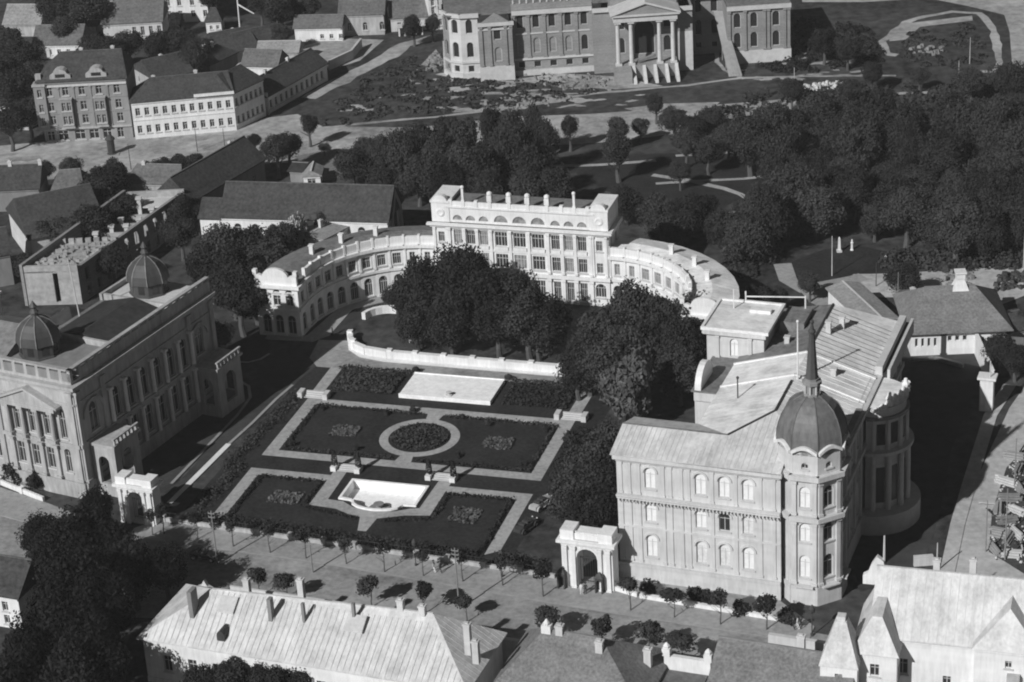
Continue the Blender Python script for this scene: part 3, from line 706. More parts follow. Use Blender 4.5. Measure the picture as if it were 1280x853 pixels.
# low white garden wall with piers along the street
def garden_wall(pts, label, h=.75, pier=1.35, gap=4.2, m=WHITE):
    root = thing('garden_wall', label, 'wall', pts[0], 0)
    base = Vector(pts[0])
    for a, b in zip(pts, pts[1:]):
        a, b = Vector(a)-base, Vector(b)-base
        L = (b-a).length; n = max(1, int(L/gap)); d = (b-a)/n; nn = Vector((-d.y, d.x)).normalized()
        for k in range(n):
            p, q = a+d*k, a+d*(k+1); e = d.normalized()*.36
            MB().prism([(p+e-nn*.2)[:], (q-e-nn*.2)[:], (q-e+nn*.2)[:], (p+e+nn*.2)[:]], 0, h).build('wall_panel', m, root)
            rl = MB()
            for i in range(1, 9):
                c = p.lerp(q, i/9); rl.bar((c.x, c.y, h), (c.x, c.y, h+.9), .025, .025, 4)
            rl.beam((p.x, p.y, h+.8), (q.x, q.y, h+.8), .05, .05).build('railing', IRON, root)
            pr_ = [(p-d.normalized()*.35-nn*.35), (p+d.normalized()*.35-nn*.35), (p+d.normalized()*.35+nn*.35), (p-d.normalized()*.35+nn*.35)]
            MB().prism([q_[:] for q_ in pr_], 0, pier).build('pier', m, root)
    return root
garden_wall([(-52.07,288.51), (-47.59,286.79), (-28.31,278.93), (-10.73,271.95), (4.22,265.68)], 'long low pale garden wall with piers along the palace street', .7, 1.15, 4.2, CREAM)
garden_wall([(11.61,261.89), (14.98,259.45)], 'short low white wall between gate arch and domed palace')
garden_wall([(-82.62,305.34), (-78.6,303.3), (-70.61,296.58)], 'low white wall before the old palace front', .8, 1.1)
# white retaining wall and balustrade of the upper terrace
rw = thing('terrace_wall', 'long white curved retaining wall below the dark trees', 'wall', (-15.1,309.99),-18)
rp = [(18.0, 25.9), (16.4, 25.8), (6, 25.9), (-5, 26.0), (-14.5, 26.2), (-18.5, 26.9), (-20.8, 28.2), (-22.4, 30.2), (-23.4, 33)]
for a, b in zip(rp, rp[1:]):
    d = Vector((b[0]-a[0], b[1]-a[1])).normalized(); nn = Vector((-d.y, d.x))*.35
    A0, B0 = Vector(a), Vector(b)
    MB().prism([(A0-nn)[:], (B0-nn)[:], (B0+nn)[:], (A0+nn)[:]], 0, 1.3).build('wall_length', WHITE, rw)
    nn *= 1.25; MB().prism([(A0-nn)[:], (B0-nn)[:], (B0+nn)[:], (A0+nn)[:]], 1.304, 1.45).build('coping', WHITE, rw)
for x, y in ((15.5, 25.9), (10.5, 25.9), (5.5, 25.9), (.5, 25.95), (-4.5, 26), (-9.5, 26.1), (-14, 26.2), (-21.4, 28.8), (-23.1, 32)): MB().box(x-.45, x+.45, y-.38, y+.38, 0, 1.75).build('pier', WHITE, rw)
for k in range(5):
    a, b = pi*(.95-.1*k), pi*(.95-.1*(k+1))
    MB().prism([(-19.5+q*cos(t), 39.5+q*sin(t)) for q, t in ((4.6, a), (4.6, b), (3.9, b), (3.9, a))], 0, 1.3).build('ramp_wall', WHITE, rw)

# ================================================================== old palace (left) with two domes
sp = thing('old_palace', 'grey stone palace with two dark domes and balustraded roof', 'palace', (-64.21,296.75),-28.5)
W_, D_ = 34.0, 36.0
ST = CREAM
sb = Block(sp, W_, D_, 18.6, x=-W_, wall=ST)
X = lambda x: W_+x
fo = []
for x in (-11.1, -8.35, -5.6): fo += [(X(x), 9.7, 1.35, 4.0, False, GLASS), (X(x)-.25, 4.1, 1.35, 3.5, False, GLASS)]
fo += [(X(-2.7), 9.6, 1.1, 4.8, True, GLASS), (X(-2.7), 4.0, 1.1, 3.9, True, GLASS)]
for x in (-16, -19, -24, -28): fo += [(X(x), 9.7, 1.35, 4.0, True, GLASS), (X(x), 4.1, 1.35, 3.5, False, GLASS)]
so = []
SY = [9.6+3.5*k for k in range(6)]
for y in SY: so += [(y, 9.4, 1.9, 4.9, True, VOID), (y, 3.3, 1.9, 4.4, False, VOID)]
so += [(4.0, 9.8, 2.0, 4.6, True, GLASS), (31.6, 9.8, 2.2, 4.6, True, GLASS), (4.0, 3.6, 1.8, 3.8, False, GLASS), (31.6, 3.6, 1.8, 3.8, False, GLASS)]
sb.walls('FR', {'F': fo, 'R': so})
Block(sp, 14.0, 36.0, 18.6, x=-14.0, wall=ST).walls('B', {})
Block(sp, 14.0, 20.0, 18.6, x=-14.0, y=16.0, wall=ST).walls('L', {'L': [(3+4*k, 10, 1.4, 3.4) for k in range(4)]})
Block(sp, 20.0, 16.0, 18.6, x=-34.0, wall=ST).walls('BL', {})
for k in 'FR':
    sb.band(k, 0, 2.6, .35, name='plinth'); sb.band(k, 8.4, 9.0, .3, name='string_course'); sb.band(k, 15.4, 15.7, .2, name='string_course')
    sb.band(k, 17.7, 18.3, .35); sb.band(k, 18.3, 18.8, .95, ext=.9 if k == 'F' else 0.0)
    w = W_ if k == 'F' else D_
    sb.band(k, 18.8, 19.25, -.5, name='balustrade_base', m=ST)
    n = 16 if k == 'F' else 17
    for i in range(n):
        a, b = i*w/n, (i+1)*w/n
        sb.band(k, 19.25, 20.9, -.55, x0=a+.0, x1=a+.55, name='balustrade_pier', m=ST)
        if k == 'R' and i == 0: continue
        sb.band(k, 19.25, 20.6, -.3, x0=a+.56, x1=b-.01, name='balustrade_panel', m=GREYW if k == 'F' else ST)
    sb.band(k, 20.9, 21.2, -.7, name='balustrade_rail', m=ST)
# portico of four columns and pediment on the street front
for x in (-12.4, -9.75, -7.0, -4.25):
    p = sb.P('F', X(x), .55)
    MB().bar((p[0], p[1], 9.35), (p[0], p[1], 13.8), .38, .32, 10).box(p[0]-.5, p[0]+.5, p[1]-.5, p[1]+.5, 9.0, 9.4).box(p[0]-.5, p[0]+.5, p[1]-.5, p[1]+.5, 13.7, 14.15).build('column', ST, sp, sb.M)
    sb.pilaster('F', X(x)-.25, 2.9, 8.4, .75, .4)
sb.band('F', 14.15, 14.8, 1.1, x0=X(-13.2), x1=X(-3.2), name='entablature')
a, b = X(-13.6), X(-2.8); m_ = (a+b)/2
MB().hull([(a, 0, 14.8), (b, 0, 14.8), (m_, 0, 17.1)], [(a, -1.0, 14.8), (b, -1.0, 14.8), (m_, -1.0, 17.1)]).build('pediment', ST, sp, sb.M)
for p, q in (((a-.3, 14.75), (m_, 17.2)), ((b+.3, 14.75), (m_, 17.2))):
    MB().hull([(p[0], 0, p[1]), (p[0], -1.35, p[1]), (p[0], -1.35, p[1]+.35), (p[0], 0, p[1]+.35)], [(q[0], 0, q[1]), (q[0], -1.35, q[1]), (q[0], -1.35, q[1]+.35), (q[0], 0, q[1]+.35)]).build('raking_cornice', ST, sp, sb.M)
sb.pilaster('F', X(-.7), 2.8, 17.5, .9, .25); sb.pilaster('F', X(-14.6), 2.8, 17.5, .9, .25)
for y in [7.85+3.5*k for k in range(7)]:
    p = sb.P('R', y, .5)
    for z0, z1 in ((9.4, 14.6), (2.7, 8.2)):
        MB().bar((p[0], p[1], z0), (p[0], p[1], z1), .34, .3, 8).box(p[0]-.5, p[0]+.4, p[1]-.4, p[1]+.4, z1-.01, z1+.4).build('column', WHITE, sp, sb.M)
for y in (.6, 6.6, 29.0, 35.3): sb.pilaster('R', y, 2.8, 17.6, .9, .35)
for y in (4.0, 31.6):                          # big relieving arch of each corner pavilion
    am = MB()
    for i in range(8):
        a_, c_ = pi*i/8, pi*(i+1)/8; R1, R0 = 2.6, 2.1; zc = 12.6
        p = [(-R1*cos(a_), R1*sin(a_)), (-R1*cos(c_), R1*sin(c_)), (-R0*cos(c_), R0*sin(c_)), (-R0*cos(a_), R0*sin(a_))]
        am.hull([(W_, y+q[0], zc+q[1]) for q in p], [(W_+.3, y+q[0], zc+q[1]) for q in p])
    am.build('archivolt', ST, sp, sb.M)
# two arched porches on the garden side, and the terrace
for y0, y1, xo in ((2.0, 8.0, 4.4), (29.5, 36.0, 4.2)):
    pb = Block(sp, xo, y1-y0, 8.3, x=0.02, y=y0, wall=ST)
    for k in 'FB':
        o, u, n, w, r = pb.side(k); MB().wall(o, u, n, w, 8.3, [(w/2, 2.0, 1.9, 4.6, True)], 0, .5).build('porch_wall', ST, sp, pb.M)
    o, u, n, w, r = pb.side('R'); MB().wall(o, u, n, w, 8.3, [(w/2, 2.0, 3.0, 5.0, True)], 0, .5).build('porch_wall', ST, sp, pb.M)
    MB().box(-.0, xo+.35, -.35, y1-y0+.35, 8.304, 8.75).build('porch_cornice', ST, sp, pb.M)
    for q in range(7): MB().box(xo-.05, xo+.2, .1+q*(y1-y0-.5)/6, .4+q*(y1-y0-.5)/6, 8.754, 9.6).build('balustrade_pier', ST, sp, pb.M)
    MB().box(xo-.1, xo+.25, -.1, y1-y0+.1, 9.604, 9.8).build('balustrade_rail', ST, sp, pb.M)
    MB().box(.1, xo-.1, .1, y1-y0-.1, 0, 1.9).build('porch_floor', GREYW, sp, pb.M)
# roofs
MB().box(.6, W_-.6, .6, 15.9, 18.82, 19.3).build('roof_deck', METAL_D, sp, sb.M)
MB().box(W_-13.9, W_-.6, 15.92, D_-.2, 18.82, 19.3).build('roof_deck', METAL_D, sp, sb.M)
def slope_roof(x0, x1, y0, y1, z, rise, m, axis='y', name='roof'):
    mb = MB()
    if axis == 'y':
        xm = (x0+x1)/2; A, B = (xm, y0, z+rise), (xm, y1, z+rise)
        mb.quad((x0, y0, z), (x0, y1, z), B, A); mb.quad((x1, y0, z), (x1, y1, z), B, A); mb.poly([(x0, y0, z), (x1, y0, z), A]); mb.poly([(x0, y1, z), (x1, y1, z), B])
    else:
        ym = (y0+y1)/2; A, B = (x0, ym, z+rise), (x1, ym, z+rise)
        mb.quad((x0, y0, z), (x1, y0, z), B, A); mb.quad((x0, y1, z), (x1, y1, z), B, A); mb.poly([(x0, y0, z), (x0, y1, z), A]); mb.poly([(x1, y0, z), (x1, y1, z), B])
    return mb.build(name, m, sp, sb.M)
slope_roof(W_-13.2, W_-1.2, 12.2, 26.0, 19.31, 1.5, TAR)
slope_roof(2.0, W_-14.2, 2.0, 16.0, 19.31, 3.0, METAL_D, 'x')
for y in (11.6, 26.3): MB().box(W_-13.6, W_-1.0, y, y+.5, 19.3, 20.3).build('fire_wall', ST, sp, sb.M)
MB().box(W_-14.0, W_-13.5, 26.0, 35.3, 19.31, 20.4).build('parapet', ST, sp, sb.M)
MB().box(W_-24, W_-14.3, 20.0, 29.0, 0, 15.0).build('court_wing', CREAM, sp, sb.M)
MB().box(W_-24.4, W_-14.2, 19.4, 19.98, 15.0, 15.5).build('parapet', WHITE, sp, sb.M)
MB().lathe([(6.4, 15.0), (.3, 18.0)], 4, W_-19.2, 24.6, pi/4).build('pyramid_roof', TAR, sp, sb.M)
def palace_dome(x, y, s=1.0):
    z = 19.3; pf = [(3.2, z), (3.2, z+.5), (3.0, z+.6), (3.0, z+2.3), (3.35, z+2.4), (3.3, z+2.9), (3.15, z+3.8), (2.75, z+4.7), (2.1, z+5.5), (1.2, z+6.1), (.5, z+6.4)]
    d = MB().lathe(pf, 8, X(x), y, pi/8+.2).build('dome', DOME_D, sp, sb.M)
    for k in range(8):
        a = pi/8+.2+k*pi/4; rb = MB()
        for (r0, z0), (r1, z1) in zip(pf[4:], pf[5:]): rb.bar((X(x)+r0*cos(a), y+r0*sin(a), z0), (X(x)+r1*cos(a), y+r1*sin(a), z1), .1, .1, 4)
        rb.build('rib', METAL_D, d)
        a += pi/8; c_, s_ = cos(a), sin(a); r_ = 3.0*cos(pi/8)+.06
        MB().hull([(X(x)+r_*c_-s_*e, y+r_*s_+c_*e, z+.9) for e in (-.5, .5)]+[(X(x)+r_*c_-s_*e, y+r_*s_+c_*e, z+2.2) for e in (.5, -.5)], [(X(x)+(r_-.3)*c_-s_*e, y+(r_-.3)*s_+c_*e, z+.9) for e in (-.5, .5)]+[(X(x)+(r_-.3)*c_-s_*e, y+(r_-.3)*s_+c_*e, z+2.2) for e in (.5, -.5)]).build('window', GLASS, d)
    MB().lathe([(.55, z+6.4), (.5, z+6.9), (.75, z+7.0), (.5, z+7.3), (.35, z+7.6), (.6, z+7.9), (.3, z+8.4), (.05, z+8.8)], 8, X(x), y).build('finial', DOME_D, d)
palace_dome(-10.3, 6.2); palace_dome(-8.0, 31.0)
MB().box(W_-14.0, W_-1.0, 27.0, 35.0, 19.3, 19.6).build('pavilion_roof', PALE, sp, sb.M)
MB().box(W_-13.2, W_-1.0, 1.0, 11.2, 19.3, 19.6).build('pavilion_roof', GREYW, sp, sb.M)
MB().bar((W_-13.0, 19.4, 19.5), (W_-13.6, 19.4, 29.0), .12, .08).build('flagpole', PALE, sp, sb.M)
for x, y in ((-26.9, 15.0), (-25.2, 15.0)): MB().box(X(x)-.5, X(x)+.5, y-.5, y+.5, 19.3, 23.2).build('chimney', WHITE, sp, sb.M)
MB().box(X(-27.8), X(-24.4), 14.3, 15.7, 23.21, 23.6).build('chimney_cap', WHITE, sp, sb.M)

# ================================================================== curved annexe behind the garden
an = thing('curved_annexe', 'long white annexe with tall windows and curved wings behind trees', 'building', (2.35,359.34),-18)
HW = 15.7; cb_ = Block(an, 2*HW, 7.5, 13.8, x=-HW, wall=WHITE)
bays = [(-11.1, 1.5), (-8.75, 1.5), (-6.4, 1.5), (-3.3, 2.2), (0.0, 2.2), (3.3, 2.2), (6.4, 1.5), (8.75, 1.5), (11.1, 1.5)]
op = []
for x, w in bays:
    op += [(x+HW, 10.0, w, 2.7, False, rnd.choice((GLASS, CURTAIN, CURTAIN))), (x+HW, 6.0, w, 2.6, False, rnd.choice((GLASS, CURTAIN))), (x+HW, .6, w*.85, 3.5, False, GLASS)]
for x in (-14.1, 14.1): op += [(x+HW, 10.2, 1.1, 1.9), (x+HW, 6.1, 1.1, 1.9), (x+HW, 1.6, 1.9, 2.6, True)]
cb_.walls('F', {'F': op}, style='wide'); cb_.walls('RBL', {'R': [(2.2, 10.2, 1.1, 1.9), (5.2, 10.2, 1.1, 1.9)]})
edges = [-12.6, -9.9, -7.6, -5.1, -1.65, 1.65, 5.1, 7.6, 9.9, 12.6]
for x in edges: cb_.pilaster('F', x+HW, 5.6, 13.1, .5, .28); cb_.pilaster('F', x+HW, 0.2, 4.7, .6, .3)
for x in (-15.3, -13.0, 13.0, 15.3): cb_.pilaster('F', x+HW, 5.6, 13.1, .4, .2)
cb_.band('F', 4.75, 5.35, .45, ext=.2); cb_.band('F', 9.0, 9.35, .2, x0=2.8, x1=2*HW-2.8, name='string_course'); cb_.band('F', 13.1, 13.5, .4, ext=.3); cb_.band('F', 13.5, 13.85, .8, ext=.8)
cb_.band('R', 13.1, 13.84, .7, ext=0)
for x, w in bays:                              # balconies under the upper windows
    MB().box(x-w*.55, x+w*.55, -.3, -.02, 9.36, 9.95).build('balcony', WHITE, an)
att = Block(an, 2*HW-5.2, 6.0, 16.6, x=-HW+2.6, y=.35, wall=WHITE)
lo_ = [(x+HW-2.6, 14.3, 1.75 if w < 2 else 2.5, .95 if w < 2 else 1.3, True, GLASS) for x, w in bays]
def lunette_wall():
    ops_ = []
    for x, z, w, h, a, pm in lo_: ops_.append((x, z, w, h))
    mb = MB(); o, u, n, W2, r = att.side('F')
    rect = [(x, z, w, h, False) for x, z, w, h in ops_]
    mb.wall(o, u, n, W2, 16.6, rect, 13.86, .25)
    for x, z, w, h in ops_:                    # segmental fill over each lunette
        N = 8; R = w/2; pts = [(x-R*cos(pi*k/N), z+h*sin(pi*k/N)) for k in range(N+1)]
        mb.poly([(x-R, 0, z+h)]+[(a, 0, b) for a, b in pts[:N//2+1]]); mb.poly([(x+R, 0, z+h)]+[(a, 0, b) for a, b in reversed(pts[N//2:])])
    mb.build('attic_wall', WHITE, an, att.M)
    for x, z, w, h in ops_:
        R = w/2; wm = MB().poly([(x-R*cos(pi*k/8), .2, z+h*sin(pi*k/8)) for k in range(9)]).build('lunette', CURTAIN, an, att.M)
lunette_wall(); att.walls('RBL', {}, z0=13.86)
MB().box(-HW+2.4, HW-2.4, .1, 6.5, 16.6, 16.9).build('attic_cornice', WHITE, an)
MB().box(-HW+3, HW-3, .8, 6.2, 16.904, 17.05).build('roof', METAL_D, an)
for x in edges[1:-1]+[-12.2, 12.2]: MB().box(x-.3, x+.3, .15, .75, 16.904, 18.1).build('parapet_pier', WHITE, an)
for a, b in zip([-12.2]+edges[1:-1], edges[1:-1]+[12.2]): MB().box(a+.31, b-.31, .25, .6, 16.904, 17.75).build('parapet_panel', WHITE, an)
for x in (-5.1, -1.65, 1.65, 5.1): MB().box(x-.42, x+.42, .05, .9, 18.104, 19.2).lathe([(.4, 19.2), (.52, 19.4), (.45, 19.7), (.15, 19.9)], 8, x, .5).build('parapet_urn', WHITE, an)
for x in (-9.9, 9.9): MB().box(x-.2, x+.2, .2, .6, 18.104, 20.2).sphere((x, .4, 20.4), .35).build('chimney_pot', WHITE, an)
for s_ in (-1, 1):
    x = s_*14.1
    MB().box(x-1.6, x+1.6, .2, 7.3, 13.86, 17.4).build('end_pylon', WHITE, an)
    MB().box(x-1.75, x+1.75, .05, 7.4, 17.404, 17.8).build('pylon_cornice', WHITE, an)
    v = [(x-1.3*cos(pi*k/8), 17.8+1.0*sin(pi*k/8)) for k in range(9)]
    MB().hull([(a, .1, b) for a, b in v], [(a, 1.2, b) for a, b in v]).build('pylon_crest', WHITE, an)
    MB().lathe([(.75, 0), (.75, .12), (.5, .2), (.3, .12)], 12).build('roundel', WHITE, an, Matrix.Translation((x, .2, 15.6)) @ Matrix.Rotation(pi/2, 4, 'X'))
# curved wings
CX, CY, RI, RO = 15.7, -17.0, 17.3, 25.0
NB = 10
for s_ in (-1, 1):
    # s_=1: right wing angles from 90 down to 0; s_=-1 mirrored
    def ang(t): return pi/2-t*pi/2 if s_ > 0 else pi/2+t*pi/2
    def pt(r, t): a = ang(t); return (s_*CX+r*cos(a), CY+r*sin(a))
    for k in range(NB):
        t0, t1 = k/NB, (k+1)/NB
        p, q = (pt(RI, t0), pt(RI, t1)) if s_ > 0 else (pt(RI, t1), pt(RI, t0))
        L = math.dist(p, q); yaw = math.degrees(math.atan2(q[1]-p[1], q[0]-p[0]))
        wb = Block(an, L, 1.0, 9.4, x=p[0], y=p[1], yaw=yaw, wall=WHITE)
        wd = 1.5 if k > 1 else .95
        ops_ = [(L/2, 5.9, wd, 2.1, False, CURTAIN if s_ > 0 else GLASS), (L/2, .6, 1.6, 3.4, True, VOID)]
        wb.walls('F', {'F': ops_}, style='wide' if k > 1 else 'cross')
        wb.pilaster('F', .1, 5.4, 8.9, .35, .16); wb.band('F', 4.75, 5.2, .3, ext=.05); wb.band('F', 8.9, 9.45, .55, ext=.1)
        wb.band('F', 9.454, 10.7, -.4, name='parapet', ext=.02); wb.band('F', 10.7, 10.9, -.55, name='parapet_rail', ext=.03)
        MB().box(-.2, .2, -.1, .5, 9.46, 11.2).build('parapet_pier', WHITE, an, wb.M)
        po, qo = (pt(RO, t0), pt(RO, t1)) if s_ > 0 else (pt(RO, t1), pt(RO, t0))
        MB().quad((*po, 0), (*qo, 0), (*qo, 9.6), (*po, 9.6)).build('outer_wall', WHITE, an)
    rfm = MB()
    for k in range(NB):
        t0, t1 = k/NB, (k+1)/NB
        for ra, rb_, za, zb_ in ((RI+.5, (RI+RO)/2, 9.9, 10.5), ((RI+RO)/2, RO+.5, 10.5, 9.6)):
            rfm.quad((*pt(ra, t0), za), (*pt(ra, t1), za), (*pt(rb_, t1), zb_), (*pt(rb_, t0), zb_))
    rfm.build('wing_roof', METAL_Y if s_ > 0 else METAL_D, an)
    for k in (3, 5, 7):                   # roof stacks
        x, y = pt((RI+RO)/2-.5, (k+.5)/NB); MB().box(x-.35, x+.35, y-.35, y+.35, 10.0, 11.9).box(x-.45, x+.45, y-.45, y+.45, 11.904, 12.1).build('chimney', WHITE, an)
    # end pavilion
    ex0 = s_*(CX+RI) if s_ > 0 else -(CX+RO)
    eb = Block(an, RO-RI, 4.0, 9.5, x=ex0, y=CY-4.0, wall=WHITE)
    e_op = []
    for i in range(3): e_op += [(1.6+i*2.25, 5.7, 1.3, 1.9), (1.6+i*2.25, .5, 1.5, 3.5, True, VOID), (1.6+i*2.25, 8.1, 1.3, .65, True, GLASS)]
    eb.walls('FRL', {'F': e_op, 'R' if s_ < 0 else 'L': [(2.0, 5.8, 1.3, 2.0), (2.0, .5, 1.6, 3.4, True, VOID)]})
    eb.band('F', 4.75, 5.2, .35); eb.band('F', 9.0, 9.5, .6, ext=.5); eb.band('R' if s_ < 0 else 'L', 9.0, 9.496, .55); eb.band('R' if s_ < 0 else 'L', 4.75, 5.2, .3)
    w_ = RO-RI
    pts = [(0, 9.5), (w_, 9.5), (w_, 11.3), (w_*.88, 11.3)]+[(w_/2+w_*.3*cos(pi*k/8), 11.0+1.5*sin(pi*k/8)) for k in range(9)]+[(w_*.12, 11.3), (0, 11.3)]
    MB().hull([(x, 0, z) for x, z in pts], [(x, .6, z) for x, z in pts]).build('curved_gable', WHITE, an, eb.M)
    MB().box(.1, w_-.1, .62, 4.0, 9.5, 9.9).build('wing_roof', METAL_D, an, eb.M)
    for x in (.2, w_-.2): MB().box(x-.35, x+.35, -.1, .7, 11.304, 12.1).build('parapet_pier', WHITE, an, eb.M)

# ================================================================== parliament under construction
pa = thing('parliament', 'unfinished brick parliament with columned portico and stair piers', 'parliament', (26.37,475.65),1)
DD = 30.0
# wall left of the portico: five bays
lb = Block(pa, 17.8, DD, 14.8, x=-22.0, y=7.5, wall=BRICK)
lx = [1.75+3.55*k for k in range(5)]
o5 = []
for i, x in enumerate(lx):
    o5 += [(x, 10.8, 1.5, 3.1, True, VOID), (x, 5.0, 1.5, 3.5, True, VOID if i == 4 else BRICK), (x, 1.7, 1.5, 1.4, False, VOID)]
lb.walls('F', {'F': o5}, style='bare', frame=STONE)
lb.band('F', 0, 1.2, .5, name='plinth', m=STONE); lb.band('F', 3.5, 3.95, .35, name='string_course', m=STONE); lb.band('F', 9.4, 9.7, .2, name='string_course', m=STONE); lb.band('F', 14.0, 14.9, .6, m=STONE)
for i in range(6): lb.pilaster('F', max(.3, min(17.5, i*3.55)), 4.0, 13.9, .7, .25, m=BRICK)
MB().box(0, 17.8, .2, .7, 14.904, 16.4).build('attic', BRICK, pa, lb.M)
for i in range(12): MB().box(.3+i*1.5, .6+i*1.5, .1, .8, 16.404, 17.2).build('attic_pier', STONE, pa, lb.M)
# left pavilion and rounded end
pv = Block(pa, 7.6, DD-2, 13.4, x=-29.6, y=5.2, wall=BRICK)
pv.walls('FLR', {'F': [(4.2, 9.3, 1.6, 3.4, True, VOID), (4.2, 4.3, 1.6, 3.3, True, BRICK), (4.2, 1.3, 1.5, 1.2, True, VOID)]}, style='bare', frame=STONE)
pv.band('F', 0, 3.3, .35, name='plinth', m=STONE); pv.band('F', 12.6, 13.4, .6, m=STONE, ext=.3); pv.band('F', 11.6, 12.0, .25, m=STONE)
for x in (.6, 2.5, 6.0, 7.2): pv.pilaster('F', x, 3.4, 12.5, .6, .3, m=BRICK)
MB().hull([(.8, 0, 13.4), (7.0, 0, 13.4), (3.9, 0, 15.6)], [(.8, -.5, 13.4), (7.0, -.5, 13.4), (3.9, -.5, 15.6)]).build('pediment', BRICK, pa, pv.M)
ends = [(-29.6, 7.8), (-33.4, 7.9), (-36.0, 9.5), (-37.3, 12.5), (-37.3, 24.0)]
for (a, b) in zip(ends, ends[1:]):
    L = math.dist(a, b); q = Block(pa, L, 1, 14.8, x=b[0], y=b[1], yaw=math.degrees(math.atan2(a[1]-b[1], a[0]-b[0])), wall=PALE if a[0] > -34 else BRICK)
    n = 2 if L > 8 else 1
    oo = []
    for k in range(n):
        x = L*(k+.5)/n; oo += [(x, 10.3, 1.5, 3.2, True, VOID), (x, 4.8, 1.5, 3.5, True, VOID), (x, 1.4, 1.3, 1.5, False, VOID)]
    q.walls('F', {'F': oo}, style='bare', frame=STONE)
    q.band('F', 0, 1.2, .4, name='plinth', m=STONE, ext=.1); q.band('F', 3.5, 3.95, .3, name='string_course', m=STONE, ext=.1); q.band('F', 14.0, 14.9, .6, m=STONE, ext=.3)
# plain block beside the portico, recessed dark bays, right pavilion
bl = Block(pa, 5.2, DD, 14.8, x=-4.3, y=5.5, wall=BRICK); bl.walls('FRL', {}); bl.band('F', 14.0, 14.9, .6, m=STONE); bl.band('F', 0, 3.2, .3, name='plinth', m=BRICK)
cen = Block(pa, 14.6, DD, 16.6, x=-.3, y=5.3, wall=BRICK)
cen.walls('FRL', {'F': [(2.2, 9.6, 1.7, 3.2, True, VOID), (2.2, 4.2, 1.7, 3.6, True, VOID), (7.3, 3.8, 4.6, 8.0, True, VOID), (12.4, 9.6, 1.7, 3.2, True, VOID), (12.4, 4.2, 1.7, 3.6, True, VOID)], 'R': [(2.5, 4.0, 1.7, 3.6, True, VOID)]}, style='bare', frame=STONE)
rb1 = Block(pa, 3.2, DD, 14.8, x=14.3, y=3.4, wall=BRICK); rb1.walls('FRL', {}); rb1.band('F', 13.9, 14.8, .6, m=STONE); rb1.band('F', 0, 9.0, .1, name='facing', m=STONE)
rc = Block(pa, 9.5, DD-6, 14.4, x=17.4, y=14.0, wall=BRICK)
rc.walls('F', {'F': [(x, z, 1.5, h, True, VOID) for x in (2.6, 6.2) for z, h in ((9.8, 3.2), (4.6, 3.5))]+[(x, 1.5, 1.4, 1.3, False, VOID) for x in (2.6, 6.2)]}, style='bare', frame=STONE)
rc.band('F', 13.6, 14.4, .5, m=STONE)
rp_ = Block(pa, 14.2, DD-6, 13.2, x=25.4, y=5.6, wall=BRICK)
po_ = []
for x in (2.3, 6.0, 10.9): po_ += [(x, 8.2, 1.6, 3.4, True, VOID), (x, 3.6, 1.6, 3.5, True, VOID)]
po_ += [(10.9, .5, 1.4, 1.3, True, VOID)]
rp_.walls('FRL', {'F': po_}, style='bare', frame=STONE)
rp_.band('F', 0, 2.9, .3, name='plinth', m=STONE); rp_.band('F', 12.3, 13.2, .6, m=STONE)
for x in (.5, 4.0, 8.3, 9.2, 12.8, 13.7): rp_.pilaster('F', x, 3.0, 12.2, .6, .3, m=BRICK)
# unfinished flat tops
for a in ((-37, -4.5, 8.3, 33, 14.5), (-4.3, 25, 12.0, 33, 14.4), (25.5, 39.5, 5.8, 29, 13.0)): MB().box(a[0], a[1], a[2], a[3], a[4]-.3, a[4]).build('roof_slab', METAL_D, pa)
MB().box(-.2, 14.2, 5.5, 30, 16.3, 16.62).build('roof_slab', METAL_D, pa)
# portico
PC = 6.9
for x in (.8, 3.7, 9.9, 12.9): MB().bar((x, .8, 3.4), (x, .8, 12.6), .5, .42, 12).box(x-.7, x+.7, .1, 1.5, 12.5, 12.9).box(x-.7, x+.7, .1, 1.5, 3.0, 3.45).build('column', STONE, pa)
MB().box(-.1, 13.9, 0, 5.3, 12.904, 14.2).build('entablature', STONE, pa)
MB().box(-.6, 14.4, -.5, 5.3, 14.204, 14.6).build('cornice', STONE, pa)
MB().hull([(-.4, -.2, 14.6), (14.2, -.2, 14.6), (PC, -.2, 17.0)], [(-.4, 6, 14.6), (14.2, 6, 14.6), (PC, 6, 17.0)]).build('pediment', BRICK, pa)
for e in (-1, 1):
    MB().hull([(PC+e*7.7, -.7, 14.5), (PC+e*7.7, 6, 14.5), (PC+e*7.7, 6, 14.95), (PC+e*7.7, -.7, 14.95)], [(PC, -.7, 17.0), (PC, 6, 17.0), (PC, 6, 17.45), (PC, -.7, 17.45)]).build('raking_cornice', STONE, pa)
MB().box(-.1, 13.9, 0, 5.3, 0, 3.0).build('podium', BRICK, pa)
for x in (4.0, 6.3, 8.7, 11.2, 13.4):          # raking piers for the stairs
    MB().hull([(x-.35, 0, 0), (x-.35, -4.2, 0), (x-.35, -4.0, .5), (x-.35, 0, 3.0)], [(x+.35, 0, 0), (x+.35, -4.2, 0), (x+.35, -4.0, .5), (x+.35, 0, 3.0)]).build('stair_pier', STONE, pa)
MB().hull([(-.4, 0, 0), (-.4, -3.5, 0), (-.4, -3.3, 2.6), (-.4, 0, 3.0)], [(3.4, 0, 0), (3.4, -3.5, 0), (3.4, -3.3, 2.6), (3.4, 0, 3.0)]).build('stair_pier', BRICK, pa)
MB().beam((5.2, 1.6, 3.1), (9.2, 3.0, 4.0), .8, .5).build('timber', WOOD, pa)
